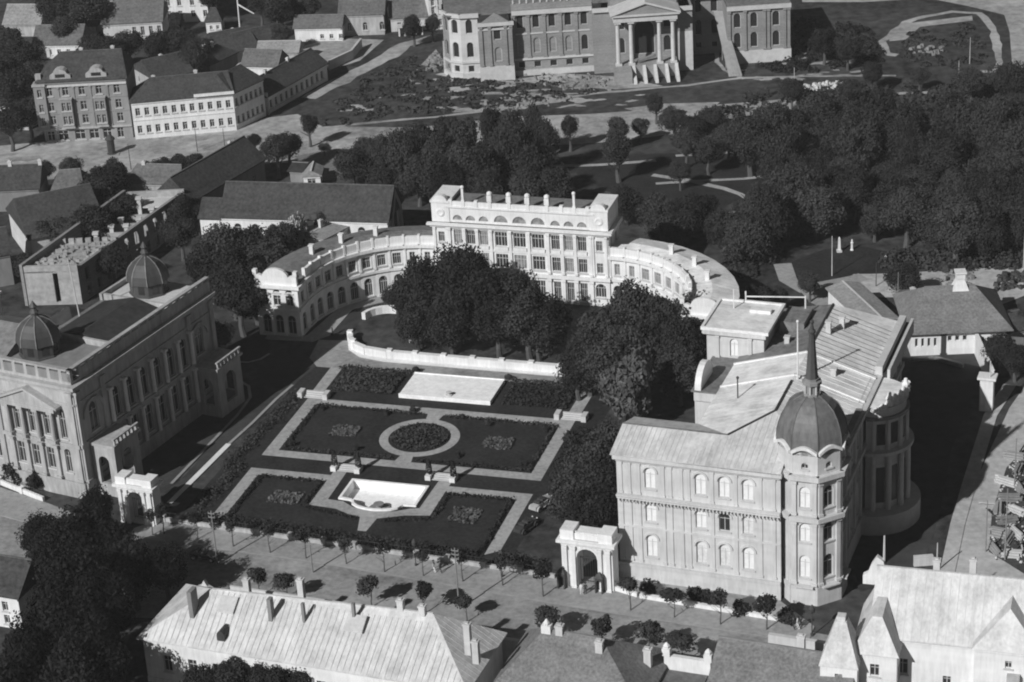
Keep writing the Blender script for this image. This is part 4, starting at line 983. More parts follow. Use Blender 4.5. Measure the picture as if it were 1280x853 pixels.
# builders' chute of planks leaning on the right pavilion
ch = thing('plank_chute', 'pale plank ramp leaning against the brick right wing', 'ramp', (52.69,472.8), 1)
for k in range(5): MB().beam((-1.5+k*.6, -.2, .1), (-2.6+k*.35, 16.5, 10.0), .55, .12).build('plank', KERB, ch)
for y, z in ((6, 3.7), (12, 7.3)): MB().bar((-1.6, y, 0), (-1.6, y, z), .12).bar((.5, y, 0), (.5, y, z), .12).build('trestle', WOOD, ch)

# ================================================================== houses of the town
CAP = {TILE_D.name: TILE, TILE.name: TILE_L, TILE_L.name: PALE, METAL_X.name: METAL_X, METAL_D.name: PALE}
def house(label, H, d, h, rise, roof='hip', wm=PALE, rm=TILE, F=(), R=(), L=(), ch=(), axis='x', in0=None, in1=None, name='house', cat='house', over=.4, style='cross', band=True, w=None, skew=None):
    x, y, yaw, wd = H; wd = w or wd
    t = thing(name, label, cat, (x, y), yaw)
    b = Block(t, wd, d, h, wall=wm)
    b.walls('FRBL', {'F': list(F), 'R': list(R), 'L': list(L)}, style=style)
    if band: b.band('F', h-.4, h-.03, .2)
    if roof == 'gable':                         # gable triangles
        zr = h+.18+rise
        if axis == 'x':
            for k, xx in (('L', 0.0), ('R', wd)): MB().poly([(xx, 0, h), (xx, d, h), (xx, d/2, zr-.05)]).build('gable', wm, t)
        else:
            for k, yy in (('F', 0.0), ('B', d)): MB().poly([(0, yy, h), (wd, yy, h), (wd/2, yy, zr-.05)]).build('gable', wm, t)
    r = b.roof(rise, roof, axis, over, rm, in0, in1, skew=skew)
    MB().beam(b.ridge[0], b.ridge[1], .28, .1).build('ridge_capping', CAP.get(rm.name, GREYW), r)
    for c in ch:
        cw = c[3] if len(c) > 3 else .7
        frac = 1-min(1, abs(c[1]-d/2)/(d/2)) if axis == 'x' else 1-min(1, abs(c[0]-wd/2)/(wd/2))
        zz = h+.1+rise*frac
        b.chimney(r, c[0], c[1], zz-.6, zz+c[2], cw, cw*.8)
    return t, b, r

# --- corner apartment block with two dormers
H_ = (-96.45,457.2,-1.31,18.77)
W = H_[3]; F = []
for i, x in enumerate((2.3, 5.7, 9.2, 12.8, 16.6)):
    for z in (10.2, 6.9, 3.9): F.append((x, z, 1.25, 1.9))
for x, w in ((1.4, 1.6), (4.0, 2.2), (7.6, 2.2), (10.6, 2.0), (13.4, 1.8)): F.append((x, .3, w, 2.1, False, VOID, 'shop_window'))
F.append((16.2, .3, 1.3, 2.2, False, VOID, 'door'))
t, b, r = house('four storey grey apartment block with two round dormers', H_, 11, 13.3, 4.6, 'hip', mat('apartment_stucco', .25, .14, .8, .9, .2, (1, 1, .3), .1), TILE_D, F, ch=((2, 6, 1.2), (15.5, 7, 1.6), (9, 6, 1.0)), in0=5.0, in1=1.5, name='apartment_block', cat='apartments')
b.band('F', 2.7, 3.1, .3, m=CREAM); b.band('F', 12.2, 12.6, .3, m=PALE); b.band('F', 9.4, 9.6, .1, name='string_course'); b.band('F', 6.2, 6.4, .1, name='string_course')
for x in (4.2, 7.4, 11.0, 14.6): b.pilaster('F', x, 3.1, 12.2, .4, .15)
for x in (5.7, 12.8):
    b2 = Block(t, 2.4, 1.0, 9.6, x=x-1.2, y=-1.0, wall=b.wm)
    b2.walls('FRL', {'F': [(.65, z, .8, 1.8) for z in (4.1, 7.1)]+[(1.75, z, .8, 1.8) for z in (4.1, 7.1)]}, z0=3.5, name='bay_window')
    MB().box(x-1.35, x+1.35, -1.15, 0, 9.604, 9.8).box(x-1.3, x+1.3, -1.1, 0, 3.2, 3.49).build('bay_slab', CREAM, t)
for x in (5.0, 12.6):
    pts = [(x-2.2, 13.5), (x+2.2, 13.5), (x+2.2, 14.6)]+[(x+1.5*cos(pi*k/6), 15.0+.9*sin(pi*k/6)) for k in range(7)]+[(x-2.2, 14.6)]
    dm = MB().hull([(a, .1, z) for a, z in pts], [(a, 3.2, z) for a, z in pts]).build('dormer', CREAM, r)
    MB().box(x-1.0, x+1.0, .02, .12, 14.2, 14.9).build('dormer_window', GLASS, dm)
ct = Block(t, 2.4, 2.4, 12.6, x=-.9, y=-.5, wall=b.wm); ct.walls('FRLB', {'F': [(1.2, z, .9, 1.7) for z in (10.2, 6.9, 3.9)]}, z0=2.9)
MB().box(-1.1, 1.7, -.7, 2.1, 12.604, 13.0).box(-.3, .9, .2, 1.2, 13.004, 15.0).build('turret_top', CREAM, t)
# --- long white two-storey corner house
H_ = (-77.08,455.52,5.25,21.44)
W = H_[3]; F = []
for i in range(11): F += [(1.2+i*(W-2.4)/10, 5.2, 1.0, 1.7), (1.2+i*(W-2.4)/10, 1.3, 1.0, 1.7)]
t, b, r = house('long white two storey corner house with rows of dark windows', H_, 8.5, 8.2, 3.6, 'hip', WHITE, TILE_D, F, in1=1.0, ch=((14, 4.5, 1.0), (5, 5, .9)), name='white_house')
b.band('F', 4.1, 4.35, .12, name='string_course'); MB().box(W*.62, W+.3, -.75, -.45, 8.4, 9.0).build('parapet', WHITE, t)
b2 = Block(t, 10.0, 8.0, 8.2, x=W, y=.02, yaw=50, wall=WHITE)
S_ = []
for i in range(6): S_ += [(1.0+i*1.6, 5.2, .95, 1.7), (1.0+i*1.6, 1.3, .95, 1.7)]
b2.walls('FRB', {'F': S_}); b2.band('F', 7.8, 8.17, .2); b2.roof(3.5, 'hip', 'x', .4, TILE_D, 0.5, 2.5)
# --- low row house running up the side street
H_ = (-49.7,466.6,60.32,24.15)
t, b, r = house('long low row house with many narrow windows up the side street', H_, 8, 3.9, 3.0, 'gable', WHITE, TILE_D, row(1.5, 22.0, 11, 1.0, 1.1, 1.9), ch=((6, 4, .8), (15, 4, .8)), name='row_house')
MB().box(-.3, .1, -.4, .3, 0, 5.0).build('gate_pier', CREAM, t)
t, b, r = house('low dark roofed shed between the white corner house and row house', (-52.05,471.73,61.29,4.5), 9, 3.4, 1.6, 'gable', GREYW, TILE_D, name='shed')
MB().beam((-4, -1, 2.6), (0, -1, 2.6), .3, .4).bar((-4, -1, 0), (-4, -1, 3.6), .3).build('yard_gate', GREYW, t)
# --- houses behind
house('small gabled house with pale end wall behind the apartment block', (-81.73,492.04,-59.15,12.73), 9, 4.5, 3.0, 'gable', CREAM, TILE_D, ((3, 1.8, .8, 1.2),), ((3, 1.6, .9, 1.4),), axis='y', ch=((2.5, 6, 1.0),), name='gabled_house')
house('white walled cottage with plain tiled roof above the apartment block', (-108.48,516.98,-8.3,11.34), 9, 3.4, 3.4, 'gable', WHITE, TILE, row(1.5, 10.5, 5, 1.0, .9, 1.3), name='cottage')
house('long house with four tall windows near the top edge', (-93.62,527.93,-1.41,14.3), 10, 4.2, 4.2, 'gable', PALE, TILE, row(7.5, 13.5, 4, 1.0, .9, 2.2), ch=((2, 5, .8),), name='town_house')
H_ = (-81.34,540.54,-5.75,11.93)
F = []
for x in (2.2, 5.0, 8.2, 11.2):
    for z in (7.2, 4.2, 1.2): F.append((x, z, 1.0, 1.7))
house('tall white house cut by the top edge beside long house', H_, 10, 9.5, 3, 'hip', WHITE, TILE, F, name='tall_house')
house('tiny white cottage with dark roof beside the tall white house', (-69.07,529.38,-1.69,3.68), 5, 2.8, 2.6, 'hip', WHITE, TILE_D, row(1.2, 2.8, 2, .9, .7, 1.0), name='cottage', in0=1.5, in1=1.5)
house('plain light roofed barn in the top left corner', (-119.12,537.12,-11.68,9.31), 9, 3.0, 3.6, 'gable', CREAM, TILE_L, name='barn', cat='barn')
house('low outbuilding with flat pale roof among dark trees', (-105.79,535,-7.82,9.64), 5, 2.2, .8, 'gable', CREAM, TILE, name='outbuilding', cat='shed')
house('low lean-to with pale roof left of the apartment block', (-110.01,468.91,-20.14,9.08), 6, 2.6, .8, 'gable', CREAM, METAL_X, name='lean_to', cat='shed')
house('house with lit white gable wall facing the crane pole', (-68.39,515.13,-67.44,14.48), 9, 3.2, 3.0, 'gable', WHITE, TILE_D, axis='y', name='gabled_house', ch=((2, 7, .8),))
house('dark tiled house in the middle of the crowded yards', (-64.75,494.48,56.87,10.03), 6, 3.0, 2.4, 'hip', GREYW, TILE_D, name='house', ch=((2, 3, 1.4), (5, 3, 1.2)))
house('dark roofed workshop below the crane pole', (-58.34,505.11,30.89,8.93), 8, 3.0, 2.8, 'gable', GREYW, TILE_D, name='workshop', cat='workshop')
house('white walled house with grey roof above the row house', (-57.04,491.78,-15.03,8.22), 7, 3.2, 2.8, 'gable', WHITE, TILE, row(2, 6, 2, .9, .8, 1.2), name='cottage')
house('pale roofed shed beside the dirt yard', (-54.48,502.57,-7.67,9.4), 6, 2.6, 1.8, 'gable', CREAM, TILE_L, name='shed')
house('low tiled wing with white end wall at the dirt yard', (-46.89,518.32,-8.43,11.19), 6, 3.2, 2.2, 'gable', WHITE, TILE, row(6.5, 11, 3, .6, .9, 1.1, False, VOID), name='low_wing')
t, b, r = house('pale house with three arched windows above the dirt yard', (-36.21,520.52,-4.88,10.52), 8, 5.0, 2.6, 'gable', CREAM, TILE, [(2.2, 1.2, 1.1, 2.0, True), (6, 1.2, 1.1, 2.0, True), (10, 1.2, 1.1, 2.0, True)], name='town_house', ch=((6, 4, 1.0),))
house('long grey roofed house at the top edge beside parliament', (-24.2,521.35,0.26,9.15), 9, 3.2, 3.6, 'gable', PALE, TILE, row(2, 10, 3, .8, .9, 1.4), name='town_house')
house('ornate pale house corner behind the left end of parliament', (-14.89,520.4,11.24,3.29), 8, 8.0, 1.5, 'hip', WHITE, TILE, [(x, z, .8, 1.6) for x in (1, 2.6) for z in (1, 4, 6)], name='town_house')
sh = thing('market_shelter', 'low open market shelter with pale posts near parliament', 'shelter', (-22.46,517.3), 3)
MB().box(0, 5.8, -.2, 2.4, 2.1, 2.35).build('roof', PALE, sh)
for k in range(5): MB().box(.1+k*1.35, .45+k*1.35, 0, .3, 0, 2.1).build('post', WHITE, sh)
MB().box(0, 5.8, 2.1, 2.3, 0, 2.1).build('back_wall', VOID, sh)
cr = thing('derrick_pole', 'tall white pole with slanting boom among the back yards', 'pole', (-60.44,524.39), 0)
MB().bar((0, 0, 0), (.2, 0, 12), .22, .16, 6).build('mast', WHITE, cr)
MB().bar((.1, 0, 8.2), (3.8, -.5, 5.8), .22, .14, 6).build('boom', WHITE, cr)
# yard walls between the gardens
def yard_wall(label, pts, h, m=CREAM, name='yard_wall'):
    root = thing(name, label, 'wall', pts[0])
    for a, b in zip(pts, pts[1:]):
        A, B = Vector(a)-Vector(pts[0]), Vector(b)-Vector(pts[0]); d = (B-A).normalized(); n = Vector((-d.y, d.x))*.2
        MB().prism([(A-n)[:], (B-n)[:], (B+n)[:], (A+n)[:]], 0, h).build('wall_length', m, root)
        n *= 1.4; MB().prism([(A-n)[:], (B-n)[:], (B+n)[:], (A+n)[:]], h+.003, h+.15).build('coping', m, root)
    return root
yard_wall('pale wall around the dirt yard above the row house', [(-37.72,494.88), (-32.87,501.58), (-30.95,510.29)], 2.2, PALE)
yard_wall('crooked wall in the yards above the white corner house', [(-67.44,494.28), (-66.45,501.06), (-63.64,504.66), (-63.84,508.91)], 2.2)
yard_wall('wall between crowded back yards behind the corner house', [(-59.36,491.58), (-58.32,496.56), (-56.65,498.57)], 2.2)

# --- left edge: houses, shell of a building, barracks, riding hall
house('dark roofed house with lit pale gable end at the left edge', (-94.4,404.48,-66.76,17.77), 14, 5.5, 5.0, 'gable', PALE, TILE_D, axis='y', name='gabled_house', ch=((2, 6, 1.0),))
house('dark roofed house behind the gabled house at the left edge', (-104.81,418.08,-2.54,13.96), 8, 4.5, 3.5, 'gable', GREYW, TILE_D, ch=((8, 4, 1.0), (14, 4, 1.0)), name='house')
house('grey tiled house with hipped roof between round trees', (-88.22,415.87,2.25,6.24), 9, 3.6, 3.2, 'hip', CREAM, TILE, name='house', in0=2.0, in1=1.0)
house('narrow dark house wing at the far left edge', (-99.67,377.59,16.4,10.29), 9, 6.0, 3.5, 'gable', GREYW, TILE_D, name='house')
house('grey roofed pavilion with bright broken edge behind the brick shell', (-73.51,416.26,-13.95,11.44), 6, 5.0, 2.8, 'hip', CREAM, TILE, name='pavilion', in0=2, in1=1, ch=((3, 3, .6),))
# roofless brick shell
sh = thing('building_shell', 'roofless brick shell with bare pale walls and pillars', 'building shell', (-87.31,374.33), 0)
HS = 7.5
def SP(p): return (p[0]-(-87.31,374.33)[0], p[1]-(-87.31,374.33)[1])
c0, c1, c2, c3 = SP((-86.13,370.5)), SP((-75.8,369.62)), SP((-60.55,404.57)), SP((-72.18,404.85))
def shell_wall(a, b, h, ops=(), m=BRICK, th=.6, nm='wall'):
    A, B = Vector(a), Vector(b); L = (B-A).length; d = (B-A)/L; n = Vector((d.y, -d.x))
    mb = MB().wall((0, 0), (1, 0), (0, -1), L, h, ops, 0, th); mb.wall((0, th), (1, 0), (0, 1), L, h, ops, 0, 0)
    mb.quad((0, 0, h), (L, 0, h), (L, th, h), (0, th, h)); mb.quad((0, 0, 0), (0, th, 0), (0, th, h), (0, 0, h)); mb.quad((L, 0, 0), (L, th, 0), (L, th, h), (L, 0, h))
    o = mb.build(nm, m, sh, XF(A.x, A.y, 0, math.degrees(math.atan2(d.y, d.x))))
    return o
RAW = mat('rough_rendered_brick', .36, .22, .9, .95, .4, big=.22)
shell_wall(c0, c1, HS, [(6.2, .5, .9, 5.6, False)], RAW)
L12 = math.dist(c1, c2); shell_wall(c1, c2, HS-.5, [(3+3.4*k, 3.4, 1.5, 2.6, False) for k in range(int(L12/3.4))]+[(3+3.4*k, .4, 1.5, 2.2, False) for k in range(int(L12/3.4))])
shell_wall(c2, c3, HS, [(2.5+3*k, 3.4, 1.4, 2.4, False) for k in range(3)], RAW)
shell_wall(c3, c0, HS+.4, [(3+4*k, 3.4, 1.4, 2.4, False) for k in range(7)])
V = lambda p: Vector(p)
e1, e2 = V(c0).lerp(V(c3), .36), V(c1).lerp(V(c2), .36)
fl_ = [V(c0).lerp(V(c1), .04), V(c0).lerp(V(c1), .96), e2, e1]
MB().prism([q[:] for q in fl_], HS-1.3, HS-1.0).build('upper_floor', RAW, sh)
for k in range(7):
    q = e1.lerp(e2, (k+.5)/7); MB().box(q.x-.5, q.x+.5, q.y-.3, q.y+.3, HS-1.0, HS-.1).build('brick_pile', RAW, sh)
for u, w_ in ((.48, .4), (.6, .45), (.72, .4), (.52, .85), (.64, .85), (.78, .82), (.85, .5), (.9, .25)):
    q = V(c0).lerp(V(c3), u).lerp(V(c1).lerp(V(c2), u), w_); hh = 5.5+2.5*((u*7) % 1)
    MB().box(q.x-.35, q.x+.35, q.y-.35, q.y+.35, 0, hh).box(q.x-.55, q.x+.55, q.y-.55, q.y+.55, hh+.003, hh+.4).build('pillar', PALE, sh)
for u in (.45, .58, .7, .82, .9):
    a, b = V(c0).lerp(V(c3), u), V(c1).lerp(V(c2), u); shell_wall(a.lerp(b, .3)[:], a.lerp(b, .98)[:], 5.0, (), RAW, .5, 'cross_wall')
db = MB(); dr = random.Random(5)
for k in range(150):
    u, w_ = dr.uniform(.02, .34), dr.uniform(.06, .94); q = V(c0).lerp(V(c3), u).lerp(V(c1).lerp(V(c2), u), w_); s_ = dr.uniform(.12, .5)
    db.box(q.x-s_, q.x+s_*dr.uniform(.4, 1.4), q.y-s_*.5, q.y+s_*.5, HS-1.0, HS-1.0+dr.uniform(.1, .6))
stuff(db.build('debris', RAW, sh))
f1 = [V(c3).lerp(V(c2), .05), V(c3).lerp(V(c2), .95), V(c1).lerp(V(c2), .84), V(c0).lerp(V(c3), .86)]
MB().prism([q[:] for q in f1], 6.0, 6.3).build('upper_floor', PALE, sh)
# long barrack and riding hall
house('long dark roofed barrack running away beside the brick shell', (-59.1,404.03,59.59,23.87), 9, 5.0, 4.2, 'gable', GREYW, TILE_D, ((4, 1, 1, 2), (8, 1, 1, 2), (20, 1, 1, 2)), ch=((20, 5, .8),), name='barrack', cat='barrack')
t, b, r = house('large dark roofed riding hall with gabled end behind annexe', (-52.7,394.29,-13.49,32.04), 10.5, 5.2, 5.0, 'gable', WHITE, TILE_D, row(3, 27, 8, 1.5, 1.4, 2.6, True), name='riding_hall', cat='hall')
b2 = Block(t, 4.6, 7, 4.6, x=-4.6, y=.6, wall=WHITE); b2.walls('FLB', {}); b2.roof(2.8, 'gable', 'x', .35, TILE_D)
ax = b.w+.02
gp_ = [(1.9, 0), (1.9, 5.2), (5.25, 9.6), (8.6, 5.2), (8.6, 0), (7.7, 0), (7.7, 4.9), (5.25, 8.3), (2.8, 4.9), (2.8, 0)]
MB().hull([(ax, y, z) for y, z in gp_], [(ax+.5, y, z) for y, z in gp_]).build('gable_arch', CREAM, t)
MB().poly([(ax+.03, 4.0, 1.2), (ax+.03, 6.5, 1.2), (ax+.03, 6.5, 4.6), (ax+.03, 5.25, 6.6), (ax+.03, 4.0, 4.6)]).build('pointed_window', GLASS, t)
t, b, r = house('little white porch building with sloping pale roof behind riding hall', (-39.23,420.73,-2.19,3.34), 4.5, 2.4, 1.1, 'gable', WHITE, TILE_L, ((1.6, .6, 1.6, 1.3),), axis='y', name='lodge', cat='lodge')
house('dark low stable beside the little white porch building', (-42.1,423.83,-19.04,2.75), 5, 2.6, .8, 'gable', GREYW, TAR, name='stable', cat='shed')
sheet('courtyard', [(-42.67,439.17), (-33.91,442.39), (-29.17,439.64), (-30.21,432.33), (-33.4,423.79), (-37.6,424.51)], .06, METAL_D)
house('pale flat roofed store between riding hall and annexe', (-33.25,383.12,52.43,9.62), 6, 4.0, .6, 'gable', WHITE, TILE_L, name='store', cat='shed', ch=((3, 3, 1.6), (8, 3, 1.6)))

# --- guard house at the right
t, b, r = house('wide guard house with broad grey hipped roof and white walls', (63.97,328.05,-2.57,15.16), 14, 4.2, 4.6, 'hip', WHITE, TILE_N, [(.9+1.0*k, 1.6, .5, 1.5) for k in range(4)]+[(6.2+1.2*k, 2.4, .7, .9) for k in range(3)]+[(10.5+.95*k, 1.5, .5, 1.4) for k in range(5)], in0=4, in1=5, name='guard_house', cat='guard house', style='bare', over=1.0)
b.pilaster('F', 5.2, 0, 4.0, .8, .12, m=IRON)
MB().hull([(7.2, 5.8, 7.9), (10.3, 5.8, 7.9), (10.3, 8.4, 7.9), (7.2, 8.4, 7.9)], [(8.2, 6.6, 10.2), (9.4, 6.6, 10.2), (9.4, 7.8, 10.2), (8.2, 7.8, 10.2)]).build('roof_vent', WHITE, r)
MB().box(8.1, 9.5, 6.5, 7.9, 10.204, 11.2).box(7.9, 9.7, 6.3, 8.1, 11.204, 11.5).build('roof_vent', WHITE, r)
t, b, r = house('long wing with pale sheet roof behind guard house', (62.58,333.85,104.27,15.42), 5.5, 4.2, .7, 'gable', WHITE, TILE_L, [(1.5+2.2*k, 1.2, 1.0, 1.8) for k in range(5)], name='yard_wing', cat='shed', w=15)
house('small dark annexe at the right end of guard house', (79.96,328.62,14.96,5.41), 7, 3.0, 1.6, 'hip', GREYW, TILE_D, name='shed')
house('low shed with pale sloping roof behind guard house', (66.31,339.78,6.62,4.91), 7, 3.0, .8, 'gable', PALE, METAL_D, name='shed', ch=((1, 3, 1.6),))
yard_wall('thick white wall with tall end pier beside the shaded yard', [(74.42,331.27), (73.97,313.7)], 3.6, WHITE)
ep = thing('gate_pier', 'tall white pier ending the wall by the shaded yard', 'pier', (71.84,307.9), FYAW)
MB().box(-1.0, 1.0, -.8, .8, 0, 5.4).build('shaft', WHITE, ep); MB().box(-1.4, 1.4, -1.1, 1.1, 5.404, 5.8).build('cap', WHITE, ep)
yard_wall('low wall stub at the corner of the shaded yard', [(52.35,263.35), (54.97,263.46)], 1.4, PALE)
yard_wall('thin grey wall across the shaded yard', [(63.83,326.13), (67.44,326.21), (71.34,322.7)], .5, GREYW)

# ================================================================== houses along the near side of the street
def seams_on(r, b, step=.75, side='F', m=PALE, x_from=.3, x_to=None):
    A, B = b.ridge; c = b.eave
    if side == 'F':
        e0, e1 = Vector(c[0]), Vector(c[1])
    else: e0, e1 = Vector(c[1]), Vector(c[2])
    A, B = Vector(A), Vector(B)
    if side == 'R': A = B
    L = (e1-e0).length; d = (e1-e0)/L; n = int(L/step)
    for k in range(1, n):
        s = k*step; p = e0+d*s
        a0 = (A-e0).dot(d); b0 = (B-e0).dot(d)
        up = (A-e0)-d*a0
        f = 1.0
        if s < a0: f = s/a0
        elif s > b0: f = (L-s)/(L-b0)
        if f < .08: continue
        MB().beam(p+Vector((0, 0, .005)), p+up*f*.985+Vector((0, 0, .005)), .045, .028).build('seam', m, r)
# big sheet-roofed house
H_ = (-49.27,246.64,-21.74,28.15)
F = [(3.2+3.6*k, 2.0, 1.2, 2.4) for k in range(11)]
W = 45.0
t, b, r = house('long white house with large pale sheet metal roof and chimneys', H_, 12.5, 6.6, 4.5, 'hip', WHITE, METAL_X, F, name='street_house', in0=8.0, in1=7.5, over=.6, w=W-.8, skew=(1.4, .4))
seams_on(r, b, .8)
seams_on(r, b, .9, 'R')
def rz(y, rise=4.6, h=6.6, d=12.5): return h+.18+rise*(1-abs(y-d/2)/(d/2+.6))
for x, y, hh, cw, cd in ((6.0, 3.4, 3.2, .6, 1.6), (16.6, 4.2, 2.6, .5, .9), (21.0, 4.5, 2.2, .35, .5), (27.5, 5.5, 2.0, .35, .5)):
    MB().box(x-cw/2, x+cw/2, y-cd/2, y+cd/2, rz(y)-.6, rz(y)+hh).build('chimney', GREYW, r)
for x, y, hh in ((10.5, 9.6, 2.4), (18.6, 9.0, 3.6), (33.0, 7.6, 2.6), (36.0, 7.4, 2.2), (43.3, 4.0, 3.6), (44.6, 3.2, 2.4)):
    b.chimney(r, x, y, rz(y)-.8, rz(y)+hh-(0 if y < 8 else .2), .8, .7)
for x, y in ((10.2, 4.6), (28.0, 4.7)): MB().hull([(x-1.2, y-.9, rz(y-.9)), (x+1.2, y-.9, rz(y-.9)), (x+1.2, y+.9, rz(y+.9)), (x-1.2, y+.9, rz(y+.9))], [(x-1.2, y-.9, rz(y-.9)+.25), (x+1.2, y-.9, rz(y-.9)+.25), (x+1.2, y+.9, rz(y+.9)+.25), (x-1.2, y+.9, rz(y+.9)+.25)]).build('roof_hatch', PALE, r)
hx, hy = 11.0, 1.1                              # small round dormer on the front slope
v = [(hx-.55*cos(pi*k/6), rz(hy)+.3+.75*sin(pi*k/6)) for k in range(7)]
MB().hull([(a, hy-.5, z) for a, z in v]+[(hx+.55, hy-.5, rz(hy)-.4), (hx-.55, hy-.5, rz(hy)-.4)], [(a, hy+1.4, z) for a, z in v]+[(hx+.55, hy+1.4, rz(hy)-.4), (hx-.55, hy+1.4, rz(hy)-.4)]).build('dormer', IRON, r)
pts = [(-3.2, 6.0), (3.2, 6.0), (2.4, 7.0), (1.0, 7.4), (0, 8.6), (-1.0, 7.4), (-2.4, 7.0)]   # street gables seen from behind
for x in (2.2, 30.5): MB().hull([(x+a*.45, 12.9, 6+(z-6)*.7) for a, z in pts], [(x+a*.45, 13.4, 6+(z-6)*.7) for a, z in pts]).build('street_gable', PALE, t)
MB().box(6, 27, 13.0, 13.3, 6.6, 7.5).build('street_parapet', PALE, t)
b.band('F', .0, .8, .15, name='plinth')
# centre house with hipped tile roof
H_ = (-4.73,232.74,-21.62,15.98)
t, b, r = house('hip roofed tile house with white chimneys between two street houses', H_, 13, 5.0, 5.0, 'hip', WHITE, TILE_N, row(2, 14, 5, 1.4, 1.1, 2.0), name='street_house', in0=5.0, in1=7.2, over=.5, w=18.5)
for x, y in ((6.5, 6.4), (12.0, 5.2), (17.2, 8.0)): b.chimney(r, x, y, 7.5 if x < 15 else 6.0, 11.2 if x < 10 else (10.6 if x < 15 else 8.6), .9, .8)
MB().box(18.6, 24.5, 10.0, 10.6, 0, 6.6).build('yard_wall', WHITE, t)
for x in (18.9, 24.2): MB().box(x-.5, x+.5, 9.8, 10.8, 6.604, 7.6).lathe([(.4, 7.6), (.45, 7.9), (.1, 8.3)], 7, x, 10.3).build('wall_pier', WHITE, t)
MB().box(18.9, 24.2, 4.0, 9.9, 4.4, 4.7).build('lean_to_roof', TILE, t)
MB().box(-7.5, -.6, 12.0, 12.6, 0, 4.0).build('yard_wall', PALE, t)
MB().box(4.2, 5.4, 6.0, 7.0, 9.6, 10.9).lathe([(.35, 10.9), (.4, 11.2), (.1, 11.7)], 7, 4.8, 6.5).build('ridge_finial', WHITE, r)
# dark roofed house next along
H_ = (20.79,227.9,-22.57,14.71)
t, b, r = house('dark plain tile roofed house before the domed palace tower', H_, 13, 5.0, 4.4, 'gable', PALE, TILE_N, row(2, 14, 5, 1.4, 1.1, 2.0), name='street_house', in0=3, in1=3, w=16.5)
MB().box(4.0, 15.5, 13.0, 13.6, 5.4, 6.6).build('street_parapet', PALE, t)
for x in (9.2, 14.5): b.chimney(r, x, 9.2, 7.6, 9.8, .9, .7)
# tall white house at the right with steep roofs
H_ = (41.08,229.87,-17.62,13.48)
t, b, r = house('tall white house with pale steep roofs and pointed gables', H_, 12.0, 11.0, 6.0, 'gable', WHITE, METAL_X, [(3.5, 6.0, 1.3, 2.2), (8.8, 5.0, 1.0, 1.4), (11.0, 2.0, 1.2, 2.0), (6.5, 2.0, 1.2, 2.0), (3.5, 2.0, 1.2, 2.0)], name='gabled_villa', cat='house', w=26.0, over=.5)
lw = Block(t, 5.2, 10, 10.4, x=-2.0, y=-3.2, wall=WHITE)          # projecting gabled wing at its left
lw.walls('FRL', {'F': [(2.6, 7.4, 1.1, 1.7), (2.6, 3.4, 1.1, 1.9)], 'R': [(2.0, 6.2, 1.2, 1.9)]})
MB().quad((-.3, -.3, 10.45), (2.0, 1.8, 14.6), (2.0, 12.0, 14.6), (-.3, 11.0, 10.45)).quad((5.5, -.3, 10.45), (3.2, 1.8, 14.6), (3.2, 12.0, 14.6), (5.5, 11.0, 10.45)).quad((-.3, -.3, 10.45), (5.5, -.3, 10.45), (3.2, 1.8, 14.6), (2.0, 1.8, 14.6)).quad((2.0, 1.8, 14.6), (3.2, 1.8, 14.6), (3.2, 12, 14.6), (2.0, 12, 14.6)).build('wing_roof', METAL_X, t, lw.M)
tw = Block(t, 4.4, 4.4, 9.4, x=-5.6, y=-5.2, wall=WHITE); tw.walls('FRLB', {'F': [(2.2, 6.6, .9, 1.9)], 'R': [(2.2, 6.4, .9, 1.6)]})
MB().lathe([(3.35, 9.4), (3.3, 9.6), (.95, 14.8)], 4, 2.2, 2.2, pi/4).box(1.7, 2.7, 1.7, 2.7, 14.6, 15.4).build('turret_roof', METAL_X, t, tw.M)
cg = MB()
v = [(-2.6, 12.6), (1.2, 12.6), (1.0, 14.0), (.2, 14.4), (-.1, 16.0), (-.9, 16.6), (-1.6, 15.4), (-2.0, 14.2), (-2.6, 13.8)]
cg.hull([(a, 9.0, z) for a, z in v], [(a, 9.7, z) for a, z in v]).build('street_gable', WHITE, t)
MB().bar((-.1, 9.5, 15), (-.1, 9.5, 19.4), .16, .1).build('gable_mast', PALE, t)
gw = Block(t, 7.6, 8, 11.6, x=12.0, y=-1.2, wall=WHITE)
gw.walls('FRL', {'F': [(4.0, 9.2, .8, 1.0), (2.2, 4.2, 1.2, 2.0)]})
MB().quad((-.3, -.4, 11.6), (3.8, 2.6, 15.8), (3.8, 8.5, 15.8), (-.3, 8.5, 11.6)).quad((7.9, -.4, 11.6), (3.8, 2.6, 15.8), (3.8, 8.5, 15.8), (7.9, 8.5, 11.6)).poly([(-.3, -.4, 11.6), (7.9, -.4, 11.6), (3.8, 2.6, 15.8)]).build('wing_roof', METAL_X, t, gw.M)
gw.band('F', 11.2, 11.58, .25)
for x, y, hh in ((6.5, 7.5, 1.8), (10.8, 7.5, 2.4), (24, 7.0, 2.0)): b.chimney(r, x, y, 15.5, 16.2+hh, .8, .7)
MB().box(4.8, 5.6, 3.4, 4.0, 13.6, 14.2).build('roof_hatch', IRON, r)
seams_on(r, b, 1.0)
MB().box(17.5, 30, -5.5, -1.3, 5.4, 5.8).build('terrace_roof', PALE, t)
MB().box(17.6, 29.9, -5.4, -1.3, 0, 5.39).build('terrace_wall', WHITE, t)
MB().box(15.9, 17.4, -2.0, -1.25, 5.6, 8.6).build('oriel', CREAM, t)
# lower left: house mostly hidden by the big trees
house('pale house glimpsed among dark trees at the lower left edge', (-75.07,263.81,-21.89,7.74), 8, 5.0, 3.5, 'gable', WHITE, TILE_D, ((5.5, 2.6, .9, 1.5), (5.5, .6, .9, 1.4)), name='house', ch=((8, 6, 2.0),))

